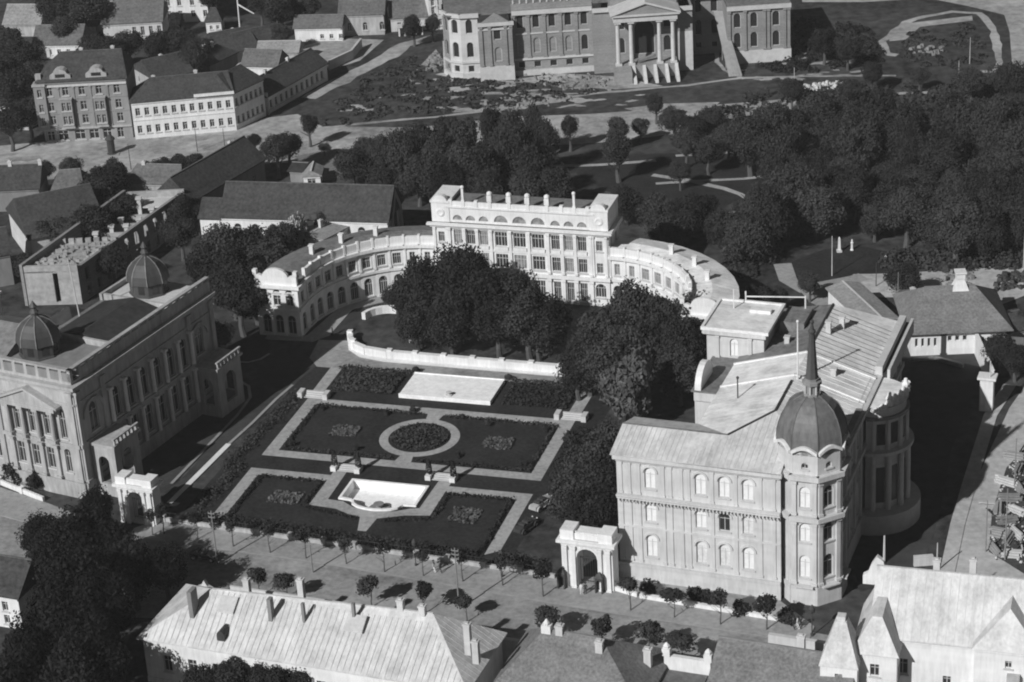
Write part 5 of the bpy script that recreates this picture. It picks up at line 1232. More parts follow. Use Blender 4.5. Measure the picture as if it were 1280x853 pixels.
# ================================================================== trees
def crown_mesh(name, seed, n, leaf, nb, flat=1.0, m=None, spread=.62, br=(.3, .5)):
    r = random.Random(seed); blobs = []
    for k in range(nb):
        a = r.uniform(0, 2*pi); u = r.uniform(-.9, 1); q = math.sqrt(max(0, 1-u*u)); rad = spread*r.uniform(.55, 1.05)
        blobs.append((Vector((q*cos(a)*rad, q*sin(a)*rad, u*rad*flat)), r.uniform(*br)))
    blobs.append((Vector((0, 0, 0)), .55))
    vs, fs = [], []
    for k in range(n):
        c, R = blobs[k % len(blobs)]
        d = Vector((r.gauss(0, 1), r.gauss(0, 1), r.gauss(0, 1)+.25)).normalized()
        p = c+d*R*(r.uniform(.72, 1.08) if r.random() > .1 else r.uniform(1.05, 1.32))
        nrm = (d+Vector((r.gauss(0, .6), r.gauss(0, .6), r.gauss(0, .6)))).normalized()
        u = nrm.orthogonal().normalized(); w = nrm.cross(u); a = r.uniform(0, 2*pi)
        e1 = (u*cos(a)+w*sin(a))*leaf*r.uniform(.6, 1.4); e2 = (w*cos(a)-u*sin(a))*leaf*r.uniform(.5, 1.1)
        i = len(vs); vs += [tuple(p-e1), tuple(p-e2*.8), tuple(p+e1), tuple(p+e2*.8)]; fs.append((i, i+1, i+2, i+3))
    me = bpy.data.meshes.new(name); me.from_pydata(vs, [], fs); me.materials.append(m or LEAF)
    return me
CROWN = [crown_mesh('crown', 10+k, 11000, .047, 22+k*4, .95, None, .60+.02*k, (.22, .46)) for k in range(6)]
CROWN_S = [crown_mesh('crown', 40+k, 1100, .11, 8+k, .8, None, .66, (.2, .5)) for k in range(5)]
CROWN_SHADE = [crown_mesh('crown', 50+k, 9000, .045, 24, .95, LEAF_SHADE, .62, (.22, .46)) for k in range(3)]
CROWN_L = [crown_mesh('crown', 60+k, 4200, .085, 26, 1.0, LEAF_L, .68, (.2, .36)) for k in range(1)]
CROWN_B = crown_mesh('crown', 70, 1800, .10, 9, 1.2, LEAF_B)
BUSH = [crown_mesh('foliage', 80+k, 500, .16, 6, .7) for k in range(2)]
def trunk_mesh(seed, r0=.045, top=.6):
    r = random.Random(seed); mb = MB(); P = Vector((0, 0, 0)); R = r0
    for k in range(4):
        q = P+Vector((r.uniform(-.02, .02), r.uniform(-.02, .02), top/4)); mb.bar(P, q, R, R*.82, 7); P = q; R *= .82
        if k > 0:
            for j in range(2):
                a = r.uniform(0, 2*pi); mb.bar(P, P+Vector((cos(a)*.22, sin(a)*.22, r.uniform(.12, .24))), R*.6, R*.2, 5)
    return mb.mesh('trunk', BARK)
TRUNK = [trunk_mesh(k) for k in range(3)]
TRUNK_S = [trunk_mesh(9, .02, .62)]
tr = random.Random(99)
def tree(name, label, xy, h, rx, group=None, crowns=None, base=.28, trunk=None, cat='tree'):
    t = thing(name, label, cat, xy, tr.uniform(0, 360), group)
    k = tr.randrange(50)
    cs = crowns or CROWN; tk = trunk or TRUNK
    rz_ = h*(1-base)/2/.98
    put('trunk', tk[k % len(tk)], t, XF(0, 0, 0, 0, (h, h, h)))
    put('crown', cs[k % len(cs)], t, XF(tr.uniform(-.1, .1)*rx, tr.uniform(-.1, .1)*rx, h-rz_*1.0, 0, (rx*tr.uniform(.85, 1.1), rx*tr.uniform(.85, 1.15), rz_*tr.uniform(.9, 1.12))))
    return t
def inside(p, poly):
    c = False; n = len(poly)
    for i in range(n):
        a, b = poly[i], poly[i-1]
        if (a[1] > p[1]) != (b[1] > p[1]) and p[0] < (b[0]-a[0])*(p[1]-a[1])/(b[1]-a[1])+a[0]: c = not c
    return c
# --- dense park wood on the right: a jittered planting
PARK = [(38.24,420.88), (49.59,426.68), (61.87,428.24), (74.78,428.29), (92.55,428.41), (104.04,435), (125.54,431.07), (106.99,362.29), (91.64,362.54), (75.99,361.41), (69.7,365.25), (64.51,376.4), (52.67,374.53), (48.47,370.02), (42.75,364.07), (41.51,371.48), (43.75,384.33), (50.22,394.41), (47.12,406.18), (48.15,414.69), (44.01,419.88)]
pts_ = []
y = 255.0
while y < 560:
    x = -20.0
    while x < 190:
        p = (x+tr.uniform(-2.6, 2.6), y+tr.uniform(-2.6, 2.6))
        if inside(p, PARK): pts_.append(p)
        x += 6.0
    y += 6.8
for p in pts_:
    tree('park_tree', 'dark leafy tree inside the dense park wood right of the annexe', p, tr.choice((7, 8.5, 10, 11, 12.5, 14)), tr.uniform(3.2, 5.6), 'trees of the dense park wood', base=tr.uniform(.05, .2))
BELT = [(-29.3, 419.6, 9, 4), (-26.7, 426.0, 9, 3.6), (-23.6, 420.4, 10, 4), (-19.7, 419.5, 12, 4.6), (-16.1, 426.7, 11, 4.2), (-12.6, 415.0, 13, 4.6), (-10.3, 430.4, 11, 3.6), (-7.0, 419.8, 14, 4.6), (-4.1, 406.6, 12, 4.6), (-1.9, 431.2, 12, 3.2), (0.7, 413.8, 14, 4.4), (2.6, 428.0, 12, 3), (4.2, 416.5, 13, 3.4), (5.6, 404.8, 13, 4.2), (7.1, 428.0, 13, 2.6), (9.3, 419.2, 13, 2.8), (9.3, 399.9, 10, 4.2), (4.0, 399.1, 10, 4.2), (-2.8, 398.6, 10, 4.2), (-10.3, 404.3, 11, 4.4), (-16.1, 407.0, 11, 4.2), (22.6, 390.8, 9, 4.2), (28.0, 384.3, 9, 4.2), (31.5, 378.2, 9, 4.4), (36.5, 384.4, 9, 3.8), (39.1, 375.1, 9, 4.4), (42.7, 368.9, 9, 4.4), (29.2, 376.1, 8, 3.8), (-22.8, 411.1, 8, 3.8), (-7.9, 408.0, 13, 4.6), (33.7, 386.3, 8, 3.6), (-13.3, 408.2, 12, 4.4)]
LONE = [(14.2,432.1,8,2.2), (22.7,413.2,12,3.6), (28.6,434.5,6,2.4), (23.5,430.4,8,2.6), (35.3,433.1,8,3.2), (38.4,425.9,9,3.6), (43.3,431.6,8,3.2), (45.1,421.8,8,3.4), (36.6,418.7,8,3.2), (40.4,414.4,8,3), (32.8,445.3,7,2.6), (34.2,406.9,6,2.4)]
FRONT = [(-14.2, 351.9, 13, 5.2), (-8.1, 349.7, 15, 5.8), (-3.5, 342.1, 14, 5.4), (0.4, 342.3, 13, 5.2), (-9.8, 339.3, 12, 5.2), (-2.2, 336.8, 12, 5.2), (2.8, 335.2, 13, 5.4), (6.1, 336.9, 11, 4.6), (-15.6, 341.3, 9, 4), (4.3, 334.7, 10, 4.4), (-19.2, 353.2, 8, 3.2)]
RIGHTG = [(19.9,332.3,15,5.2), (14.8,328.1,13,5), (11.8,320.9,12,4.6), (10.0,319.5,10,3.8), (24.5,329.8,13,5), (28.6,332.2,12,4.8), (32.9,336.1,11,4.6), (25.6,320.5,13,5), (29.2,325.8,11,4.6), (20.0,321.3,13,5), (35.4,341.4,10,4.2), (25.7,315.8,10,4.2), (14.7,317.6,12,4.6)]
DARKR = [(10.5,282.6,13,4.8), (7.9,277.0,12,4.4), (10.5,273.3,12,4.4), (13.4,288.3,12,4.6), (8.9,291.3,10,4), (11.4,278.9,13,4.6), (6.6,285.5,9,3.2)]
OLDS = [(-50.2, 368.6, 15, 5.6), (-44.8, 371.1, 14, 5.2), (-41.1, 366.3, 12, 4.6), (-47.3, 358.9, 14, 5.4), (-43.4, 356.1, 12, 4.6), (-52.0, 366.2, 12, 4.4), (-40.7, 380.4, 10, 3.6), (-45.6, 351.6, 13, 5), (-49.1, 341.6, 8, 3.2)]
LOWL = [(-60.3,271.9,13,4.6), (-63.0,268.3,13,4.6), (-56.1,268.5,12,4.2), (-64.4,266.3,12,4.2), (-60.5,283.2,9,3.2), (-60.0,256.2,14,5), (-57.0,257.3,14,5.2), (-55.1,251.1,14,4.6), (-59.5,245.9,14,5), (-55.4,243.6,14,5), (-62.7,243.4,13,4.6), (-54.0,237.9,13,4.6), (-56.9,235.6,14,5.6), (-63.7,237.2,12,5), (-52.9,264.4,11,4.2), (-48.8,265.4,9,3.4), (-60.2,266.8,12,4.8), (-66.4,277.1,9,4), (-62.4,254.7,11,3.6)]  # includes trees added to throw shade on the old palace front and gate
TOPL = [(-104.3, 472.2, 12, 5), (-102.7, 452.9, 11, 5), (-99.7, 459.2, 10, 4.4), (-107.8, 497.5, 11, 5), (-104.1, 527.0, 13, 6), (-97.6, 529.0, 13, 6), (-101.3, 519.8, 10, 4.4), (-91.8, 500.3, 11, 4.6), (-87.0, 498.4, 10, 4.4), (-84.3, 505.7, 10, 4.2), (-76.5, 502.3, 10, 4.2), (-72.0, 503.2, 10, 4.4), (-67.9, 498.4, 9, 3.6), (-69.0, 490.9, 9, 3.6), (-50.1, 522.4, 12, 5), (-44.7, 525.5, 10, 4.4), (-49.5, 508.9, 8, 2.8), (-18.5, 508.8, 8, 3), (-14.1, 511.2, 7, 2.4), (-108.7, 489.0, 11, 5), (-102.9, 484.1, 10, 4.6), (-75.4, 527.1, 7, 2.6), (-68.1, 540.0, 10, 4.4), (-55.9, 532.7, 9, 3.6), (-51.9, 529.5, 7, 2.6), (-102.2, 540.1, 13, 5.5), (-107.9, 538.7, 12, 5), (-113.7, 512.9, 10, 4.5)]
MIDL = [(-91.9,430.0,6,2.6), (-86.6,430.5,6,2.8), (-76.9,412.0,11,4.8), (-76.2,422.6,8,3.4), (-78.1,406.6,10,4.2), (-67.5,428.1,6,3), (-64.3,428.5,6,2.6), (-61.5,428.9,6,2.4), (-70.8,428.1,5,2.4), (-44.6,426.8,10,3.8), (-42.6,431.0,9,3.2), (-50.5,441.9,5,1.8), (-39.3,444.3,8,2.2), (-36.0,438.5,3,1.6), (-76.5,392.0,10,4.6), (-84.9,393.0,9,4), (-72.4,400.2,9,4), (-97.9,423.5,7,3), (-86.1,377.5,8,3.6), (-70.9,377.0,8,3.2), (-60.2,397.0,9,3.6), (-58.0,399.4,8,3.2), (-59.6,386.9,9,3.6)]
YARDT = [(76.4,319.9,7,3), (78.2,316.7,7,2.8), (66.6,349.0,7,3.4), (51.1,351.5,6,2.4), (41.5,344.8,7,3), (45.4,347.1,5,2), (97.6,422.8,10,4.6), (104.8,437.5,12,5), (98.2,444.5,9,4), (77.0,472.5,8,3.4), (72.5,477.2,9,4), (79.7,457.3,7,3), (89.4,454.7,6,2.6), (73.1,448.0,7,3), (61.7,450.1,7,3)]
BOTF = [(-37.5,240.3,7,3.2), (-32.9,238.7,7,3.2), (-29.0,239.6,6,3), (-41.6,239.9,6,3)]
STREET_T = [(-53.2,284.5), (-51.6,284.7), (-46.5,282.5), (-41.2,279.8), (-35.8,277.4), (-30.6,275.2), (-24.9,273.0), (-19.5,270.2), (-14.1,268.5), (-8.7,266.4), (-3.3,264.7), (2.1,261.2), (13.5,256.4), (19.1,254.0), (24.9,251.6), (30.7,249.7)]
NEAR_T = [(-36.4,266.0), (-32.5,263.9), (-21.0,261.3), (-13.9,258.8), (-8.2,256.1), (3.0,250.5), (9.2,247.5), (15.0,244.7), (19.1,242.8)]

def plant(lst, name, label, group, **kw):
    for x, y, h, r in lst: tree(name, label, (x, y), h, r, group, **kw)
plant(BELT, 'park_tree', 'dark leafy tree in the belt behind the white annexe', 'trees of the belt behind the annexe', base=.08)
LL = ['round topped tree alone on the pale square', 'tall ragged tree beside the park lawn', 'small tree on the pale square beside the ragged tree', 'narrow tree between square and park lawn']
for i, q in enumerate(LONE):
    if i < 4: tree('park_tree', LL[i], q[:2], q[2], q[3], base=.35 if i == 0 else .25)
    else: tree('park_tree', 'scattered tree by the pale road edge below parliament', q[:2], q[2], q[3], 'scattered trees below parliament', base=.3)
plant(FRONT, 'garden_tree', 'big dark tree massed before the white annexe front', 'trees massed before the annexe', base=.15)
plant(RIGHTG, 'garden_tree', 'big dark tree between annexe and domed palace', 'trees between annexe and domed palace', base=.15)
plant(DARKR, 'garden_tree', 'dark tree crowding the left wall of the domed palace', 'trees against the domed palace', base=.12)
tree('pale_tree', 'pale leafy tree standing out beside the garden steps', (16.88,307.96), 14.0, 5.2, crowns=CROWN_L, base=.1)
plant(OLDS, 'garden_tree', 'big dark tree between old palace and left annexe wing', 'trees beside the old palace', base=.18)
plant(LOWL, 'garden_tree', 'tree in the partly added lower left grove, leaves darkened for shade', 'trees of the lower left grove', base=.15, crowns=CROWN_SHADE)
plant(TOPL, 'town_tree', 'dark tree among the houses at the upper left', 'trees among the upper left houses')
plant(MIDL, 'town_tree', 'dark tree by the pale street and barrack roofs', 'trees around the barracks')
plant(YARDT, 'town_tree', 'small dark tree along the park edge and guard house road', 'trees along the park edge')
plant(BOTF, 'garden_tree', 'small leafy tree before the sheet roofed house', 'trees before the sheet roofed house', base=.1)
tree('blossom_tree', 'whitish bushy tree before the riding hall', (-37.27,385.96), 9, 2.6, crowns=[CROWN_B], base=.05)
tree('blossom_tree', 'small dark and pale tree beside the whitish bushy tree', (-34.05,390.24), 7, 2.2, base=.1)
for i, q in enumerate(STREET_T):
    k = len(STREET_T)-i if i > 11 else 12-i
    lab = (ORD[k-1]+' small street tree counted from the gate arch along the garden wall') if i < 12 else (ORD[i-12]+' small street tree counted from the gate arch along the domed palace')
    tree('street_tree', lab, q, tr.uniform(4.2, 6.0), tr.uniform(1.1, 1.6) if i < 12 else tr.uniform(1.6, 2.0), 'young trees along the palace street', CROWN_S, .45, TRUNK_S)
for i, q in enumerate(NEAR_T):
    tree('street_tree', ORD[i]+' leafy street tree behind the near roofs counted from the left', q, tr.uniform(4.6, 6.2), tr.uniform(1.6, 2.2), 'trees on the near kerb', CROWN_S, .35, TRUNK_S)

def scrub(label, poly_pts, n, hmax, seed):
    r = random.Random(seed); mb = MB(); xs = [p[0] for p in poly_pts]; ys = [p[1] for p in poly_pts]; k = 0
    while k < n:
        c = (r.uniform(min(xs), max(xs)), r.uniform(min(ys), max(ys)))
        if not inside(c, poly_pts): continue
        k += 1; R = r.uniform(.5, 1.6); hh = r.uniform(.4, 1.0)*hmax
        for i in range(int(45*R)):
            d = Vector((r.gauss(0, 1), r.gauss(0, 1), abs(r.gauss(0, 1)))).normalized(); p = Vector((c[0]+d.x*R, c[1]+d.y*R, d.z*hh*r.uniform(.6, 1.05)))
            nrm = (d+Vector((r.gauss(0, .6), r.gauss(0, .6), r.gauss(0, .6)))).normalized(); u = nrm.orthogonal().normalized()*r.uniform(.15, .4); v = nrm.cross(u)
            mb.quad(p-u, p-v, p+u, p+v)
    return stuff(mb.build('undergrowth', LEAF), label, 'undergrowth')
scrub('low dark scrub along the upper park edge', [(41.61,451.49), (64.99,461.73), (96.88,457.79), (106.26,453.88), (100.58,435.64), (61.62,437.85), (41.77,436.59)], 260, 2.6, 31)
scrub('low dark scrub along the road edge of the park wood', [(66.51,367.19), (76.82,365.58), (93.98,366.51), (92.66,360.95), (77.21,360.51), (66.46,362.89)], 150, 3.2, 35)
scrub('low dark scrub behind the curved annexe wing', [(37.8,370.23), (42.59,380.67), (49.74,379.52), (48.28,368.59), (41.16,362.54)], 70, 3.0, 36)
scrub('rough tufts over the slope below parliament', [(-38.78,456.06), (-32.2,484.1), (-18.08,501.65), (-10.69,487.32), (24.21,469.48), (-3.83,460.93)], 190, .9, 32)
scrub('rough tufts right of parliament', [(56.35,475.44), (72.43,514.33), (86.77,498.74), (85.82,472.5), (66.49,472.35)], 160, 1.6, 33)
scrub('dark scrub inside the loop path', [(88.5,477.63), (95.63,496.93), (111.19,501.16), (107.03,468.35), (97.32,468.58)], 70, .8, 34)

# --- garden hedges, beds and clipped shrubs
def bush(name, label, xy, r, h, group=None, cat='shrub'):
    t = thing(name, label, cat, xy, tr.uniform(0, 360), group)
    put('foliage', BUSH[tr.randrange(2)], t, XF(0, 0, h*.45, 0, (r, r, h*.6))); put('stem', TRUNK_S[0], t, XF(0, 0, 0, 0, (h, h, h*.6)))
    return t
def cypress(x, y, label):
    t = thing('clipped_cypress', label, 'topiary', GW(x, y), 0, 'topiaries on the step piers', z=.75)
    r = random.Random(int(x*10)); vs = MB()
    for k in range(260):
        a = r.uniform(0, 2*pi); z = r.uniform(.1, 2.4); rr_ = .42*(1-(z/2.6)**3)+.05
        p = Vector((rr_*cos(a), rr_*sin(a), z)); u = Vector((-sin(a), cos(a), r.uniform(-.4, .4)))*.12; w = Vector((r.uniform(-.05, .05), r.uniform(-.05, .05), .14))
        vs.quad(p-u, p-w, p+u, p+w)
    put('foliage', vs.mesh('foliage', LEAF), t)
    MB().lathe([(.3, 0), (.34, .05), (.3, .12), (.12, .2), (.1, 1.6)], 8).build('pot', STONE, t)
for x, lab in ((-9.4, 'leftmost clipped dark column shrub on the basin step piers'), (-5.6, 'second clipped dark column shrub on the basin step piers'), (5.6, 'third clipped dark column shrub on the basin step piers'), (9.4, 'rightmost clipped dark column shrub on the basin step piers')): cypress(x, -12.0, lab)
# flower beds: low planting as ground cover
def bed(label, cx, cy, w, d, n, h, lite, seed, rot=0):
    r = random.Random(seed); mb = MB()
    for k in range(n):
        x, y = cx+r.uniform(-w/2, w/2), cy+r.uniform(-d/2, d/2); z = r.uniform(.1, h)
        nrm = Vector((r.gauss(0, .6), r.gauss(0, .6), 1)).normalized(); u = nrm.orthogonal().normalized()*r.uniform(.12, .3); v = nrm.cross(u)
        p = Vector((x, y, z)); mb.quad(p-u, p-v, p+u, p+v)
    o = mb.build('flower_bed', lite, None, XF(GO[0], GO[1], 0, -18))
    return stuff(o, label, 'flower bed')
bed('dark planted bed left of the white terrace slab', -14.5, 16.4, 10.5, 6.6, 2600, .7, LEAF, 1)
bed('dark planted bed right of the white terrace slab', 14.5, 16.4, 10.5, 6.6, 2600, .7, LEAF, 2)
bed('light flowers at the centre of the left upper lawn', -12.2, -.2, 4.2, 3.4, 420, .4, LEAF_L, 3)
bed('light flowers at the centre of the right upper lawn', 12.6, .2, 4.4, 3.4, 420, .4, LEAF_L, 4)
bed('small flower bed in the left lower lawn', -13.4, -22, 4.6, 3.6, 380, .35, LEAF_L, 5)
bed('small flower bed in the right lower lawn', 14.3, -22, 4.2, 4.2, 420, .35, LEAF_L, 6)
N2 = MB(); r_ = random.Random(8)
for k in range(1500):
    a, q = r_.uniform(0, 2*pi), 4.5*math.sqrt(r_.random()); z = r_.uniform(.1, .9)*(1 if q < 2.5 else .5)
    p = Vector((q*cos(a), q*sin(a), z)); nrm = Vector((r_.gauss(0, .6), r_.gauss(0, .6), 1)).normalized(); u = nrm.orthogonal().normalized()*r_.uniform(.1, .26); v = nrm.cross(u)
    N2.quad(p-u, p-v, p+u, p+v)
stuff(N2.build('flower_bed', LEAF, None, XF(GO[0], GO[1], 0, -18)), 'round planted bed inside the pale ring path', 'flower bed')
def edging(label, segs, seed, h=.55, w=.5, dens=26):
    r = random.Random(seed); mb = MB()
    for (x0, y0), (x1, y1) in segs:
        L = math.hypot(x1-x0, y1-y0)
        for k in range(int(L*dens)):
            t = r.random(); x = x0+(x1-x0)*t+r.gauss(0, w*.4); y = y0+(y1-y0)*t+r.gauss(0, w*.4); z = r.uniform(.05, h)
            nrm = Vector((r.gauss(0, .7), r.gauss(0, .7), .8)).normalized(); u = nrm.orthogonal().normalized()*r.uniform(.1, .22); v = nrm.cross(u); p = Vector((x, y, z))
            mb.quad(p-u, p-v, p+u, p+v)
    return stuff(mb.build('low_hedge', LEAF, None, XF(GO[0], GO[1], 0, -18)), label, 'hedge')
edging('dark clipped edging round the upper lawns', [((-19.6, -7.4), (-2, -7.4)), ((2, -7.4), (19.6, -7.4)), ((-19.6, -7.4), (-19.6, 7.4)), ((19.6, -7.4), (19.6, 7.4)), ((-19.6, 7.4), (-2, 7.4)), ((2, 7.4), (19.6, 7.4))], 11)
edging('dark clipped edging round the lower lawns', [((-19.6, -16.5), (-10, -16.5)), ((19.6, -16.5), (10, -16.5)), ((-19.6, -16.5), (-19.6, -31)), ((19.6, -16.5), (19.6, -32)), ((10, -16.5), (10, -23)), ((-10, -16.5), (-10, -23)), ((-10, -24), (-1, -26)), ((10, -24), (2.6, -26))], 12)
edging('dark bushy hedge behind the street garden wall', [((-24, -30.5), (-2, -32)), ((-2, -32), (19, -33.4)), ((23, -32.5), (29, -34))], 13, 1.3, 1.4, 90)
edging('rough planting along the palace drive', [((-26, -15), (-24.5, 10)), ((-25, -28), (-23.8, -14))], 14, .7, 1.6, 40)
edging('row of roses along the terrace path', [((-21, 20.9), (-8.5, 20.9)), ((8.5, 20.9), (20, 21))], 15, .9, .5, 40)
for i, (x, y, s) in enumerate(((-18.2, 6.2, .5), (-7.6, 6.3, .6), (-3.8, 8.2, .7), (4.6, 7.2, .6), (9.2, 5.6, .6), (18.4, 5.4, .7), (18.3, -5.8, .7), (8.0, -5.2, .6), (-8.2, -6.0, .6), (-18.6, -6.2, .6), (-7.9, 21.6, .8), (7.8, 21.8, .8))):
    bush('clipped_shrub', 'small dark clipped shrub on the garden lawns', GW(x, y), s, 1.2, 'clipped shrubs of the parterre')
bush('shrub', 'dark bush before the old palace front, nearer the frame edge', (-76.66,303.31), 2.0, 3.6); bush('shrub', 'dark bush before the old palace front, nearer the shadow', (-72.86,300.81), 1.8, 3.4)
for i, q in enumerate(((16.35,260.51), (18.73,258.2), (21.89,257.83), (24.02,256.78), (27.73,253.95), (33.69,251.3))):
    bush('shrub', ORD[i]+' dark bush along the foot of the domed palace', q, 1.5, 2.2, 'bushes at the palace foot')
yard_wall('low white wall before the bushes of the domed palace', [(14.98,259.45), (21.65,256.45), (32.69,251.61)], .6, WHITE)

# ================================================================== poles, lamps, monuments
def pole(label, xy, h, arms=0, m=WOOD, r=.13):
    t = thing('utility_pole', label, 'pole', xy, FYAW)
    MB().bar((0, 0, 0), (0, 0, h), r, r*.6, 6).build('shaft', m, t)
    for k in range(arms):
        MB().box(-.5, .5, -.06, .06, h-.5-k*.6, h-.38-k*.6).build('cross_arm', m, t)
        for x in (-.45, .45): MB().lathe([(.04, h-.37-k*.6), (.05, h-.27-k*.6), (.03, h-.2-k*.6)], 6, x, 0).build('insulator', CREAM, t)
    return t
pole('tall pole with crossarms on the kerb near the old palace gate', (-43.06,275.38), 8.5, 2)
pole('tall pale lattice pole with crossarms behind the sheet roof', (-9.23,259.41), 9.5, 3, GREYW)
pole('pole on the kerb between second and third near trees', (-29.49,271.37), 5.0, 1)
for i, q in enumerate(((-53.85,436.9), (-56.9,443.58), (-75.74,437.44), (-62.92,445.6))): pole(ORD[i]+' thin pole in the pale upper street', q, 5.5, 0, IRON, .09)
pole('thin tall pole standing before the parliament right wing', (62.96,455.77), 7.0, 0, PALE, .1)
pole('thin pole on the grassland beside the loop path', (103.58,471.83), 6.0, 0, PALE, .09); pole('thin pole at the end of the loop path', (98.62,459.6), 5.0, 0, PALE, .09)
pole('thin pole at the lawn corner of the park', (56.49,361.95), 7.5, 0, PALE, .1)
pole('pole on the road by the long sheet roofed wing', (65.1,345.99), 7.0, 0, WOOD, .1); pole('pole on the road behind the guard house', (63.24,356.37), 4.5, 0, IRON, .09)
pole('tall pole by the right edge of the park road', (89.2,358.65), 7.0, 0, PALE, .1)
pole('white pole leaning by the wall pier of the shaded yard', (72.08,307.33), 8.5, 0, PALE, .14)
pole('white pole before the corner of the shaded street', (55.14,261.54), 4.5, 0, PALE, .12)
pole('first tall pole among the stone heaps', (64.76,263.56), 11, 0, WOOD, .14); pole('second tall pole among the stone heaps', (62.67,265.95), 8.0, 0, WOOD, .11); pole('third tall pole behind the stone heaps', (70.5,283.1), 8.0, 0, WOOD, .11)
lp = thing('street_lamp', 'dark street lamp at the foot of the domed tower', 'lamp', (36.3,247.72), FYAW)
MB().lathe([(.25, 0), (.2, .4), (.08, .5), (.06, 3.4)], 8).build('post', IRON, lp); MB().lathe([(.12, 3.4), (.35, 3.6), (.4, 4.1), (.2, 4.5), (.04, 4.7)], 8).build('lantern', IRON, lp)
for i, q in enumerate(((-15.17,271.4), (-3.28,266.99))):
    lp = thing('street_lamp', ('first' if i == 0 else 'second')+' dark lamp on the pavement before the garden wall', 'lamp', q, FYAW)
    MB().lathe([(.2, 0), (.18, .4), (.07, .5), (.05, 3.2)], 8).build('post', IRON, lp); MB().lathe([(.12, 3.2), (.32, 3.4), (.36, 3.9), (.18, 4.2), (.04, 4.4)], 8).build('lantern', IRON, lp)
ob = thing('obelisk', 'slim white obelisk on the park lawn', 'monument', (59.39,372.35), 0)
MB().box(-.45, .45, -.45, .45, 0, .4).build('base', PALE, ob); MB().lathe([(.35, .4), (.22, 2.6), (.05, 2.9)], 4, 0, 0, pi/4).build('shaft', WHITE, ob)
ob = thing('statue_post', 'small white bust on a post on the park lawn', 'monument', (61.74,372.72), 0)
MB().lathe([(.35, 0), (.3, .2), (.22, .3), (.2, 1.2)], 6).build('base', WHITE, ob); MB().lathe([(.2, 1.2), (.3, 1.5), (.12, 1.7), (.17, 1.9), (.05, 2.15)], 7).build('bust', WHITE, ob)
kc = thing('advertising_column', 'dark round kiosk column on the pale upper street', 'kiosk', (-81.01,447.34), 0)
MB().lathe([(1.0, 0), (1.0, .3), (.8, .35), (.8, 3.2), (1.05, 3.25), (1.05, 3.5), (.4, 4.2), (.05, 4.6)], 10).build('body', IRON, kc)
MB().box(-1.6, 1.6, -1.2, 1.2, 0, .15).build('base', KERB, kc)

# ================================================================== stone heaps, timber, rubble
def heap(name, label, poly_pts, n, smin, smax, zmax, m, seed, planks=0):
    r = random.Random(seed); mb = MB(); xs = [p[0] for p in poly_pts]; ys = [p[1] for p in poly_pts]
    k = 0
    while k < n:
        p = (r.uniform(min(xs), max(xs)), r.uniform(min(ys), max(ys)))
        if not inside(p, poly_pts): continue
        k += 1; s = r.uniform(smin, smax); a = r.uniform(0, pi); z = r.uniform(-.1, zmax)*r.random()
        q = [(p[0]+s*cos(a+t)*r.uniform(.7, 1.2), p[1]+s*sin(a+t)*r.uniform(.7, 1.2)) for t in (.0, 1.4, 3.0, 4.5)]
        mb.prism(q, max(0, z-s*.3), z+s*r.uniform(.5, 1.0), [(p[0]+(u-p[0])*.75, p[1]+(v-p[1])*.75) for u, v in q])
    for k in range(planks):
        p = (r.uniform(min(xs), max(xs)), r.uniform(min(ys), max(ys)))
        if not inside(p, poly_pts): continue
        a = r.uniform(0, pi); L = r.uniform(1.5, 3.5); z = r.uniform(.1, zmax+.3); mb.beam((p[0], p[1], z), (p[0]+L*cos(a), p[1]+L*sin(a), z+r.uniform(-.05, .25)), .2, .1)
    return stuff(mb.build(name, m), label, 'rubble')
sheet('building_yard', [(63.09,265.9), (65.88,276.67), (70.7,289.13), (78.09,299.59), (90.61,292.78), (80.86,257.45), (67.95,256.92)], .03, SOIL)
def lumber(label, xy, yaw, n, L, m, seed):
    r = random.Random(seed); t = thing('timber_stack', label, 'timber stack', xy, yaw, 'stacks in the building yard')
    k = 0
    for layer in range(3):
        for c in range(n-layer):
            x = (c-(n-layer)/2)*.42+r.uniform(-.06, .06); dy = r.uniform(-.4, .4)
            MB().beam((x, -L/2+dy, .06+layer*.3), (x+r.uniform(-.1, .1), L/2+dy, .06+layer*.3+r.uniform(0, .06)), .3, .24).build('timber', m, t)
YARD_P = [(62.85,263.79), (66.1,276.64), (69.67,286.09), (74.14,294.95), (78.95,298.17), (71.95,260.17)]
q_ = [(64.16,265.77), (66.09,264.68), (66.53,268.52), (65.62,270.39), (67.99,270.1), (67.26,273.77), (66.98,276.53), (69.39,276.23), (69.11,279.97), (71.29,282.53), (69.92,284.61), (72.24,287.71), (72.78,292.1)]
for i, q in enumerate(q_):
    lumber(ORD[i]+' timber stack of the building yard counted from the street corner', q, (12, 75, -30, 60, 20, 100, -15, 40, 80, 5, 50, -25, 65)[i], (3, 4, 3, 5, 3, 4, 4, 3, 4, 3, 4, 3, 4)[i], (3.0, 2.4, 3.4, 2.6)[i % 4], (KERB, STONE, WOOD)[i % 3], i)
heap('rubble', 'loose stones and chips between the timber stacks', YARD_P, 420, .08, .26, .15, STONE, 21, 20)
heap('rubble', 'dark debris between the timber stacks', YARD_P, 260, .1, .28, .2, IRON, 22, 30)
heap('rubble', 'pale building rubble before the parliament wing', [(1.67,475.96), (5.42,483.63), (22.27,480.93), (27.09,473.3), (24.07,467.35), (12.09,471.79)], 90, .2, .6, .3, GREYW, 23, 20)
heap('rubble', 'pale stones scattered on the slope below parliament', [(-5.52,462.81), (3.28,470.2), (17.02,465.46), (11.56,459.12), (-0.44,458.23)], 60, .2, .6, .3, GREYW, 24)
heap('rubble', 'pale stones scattered by the road at the park edge', [(65.29,463.82), (75.76,464.52), (74.18,459.98), (66.52,460.37)], 70, .3, .7, .4, STONE, 25)
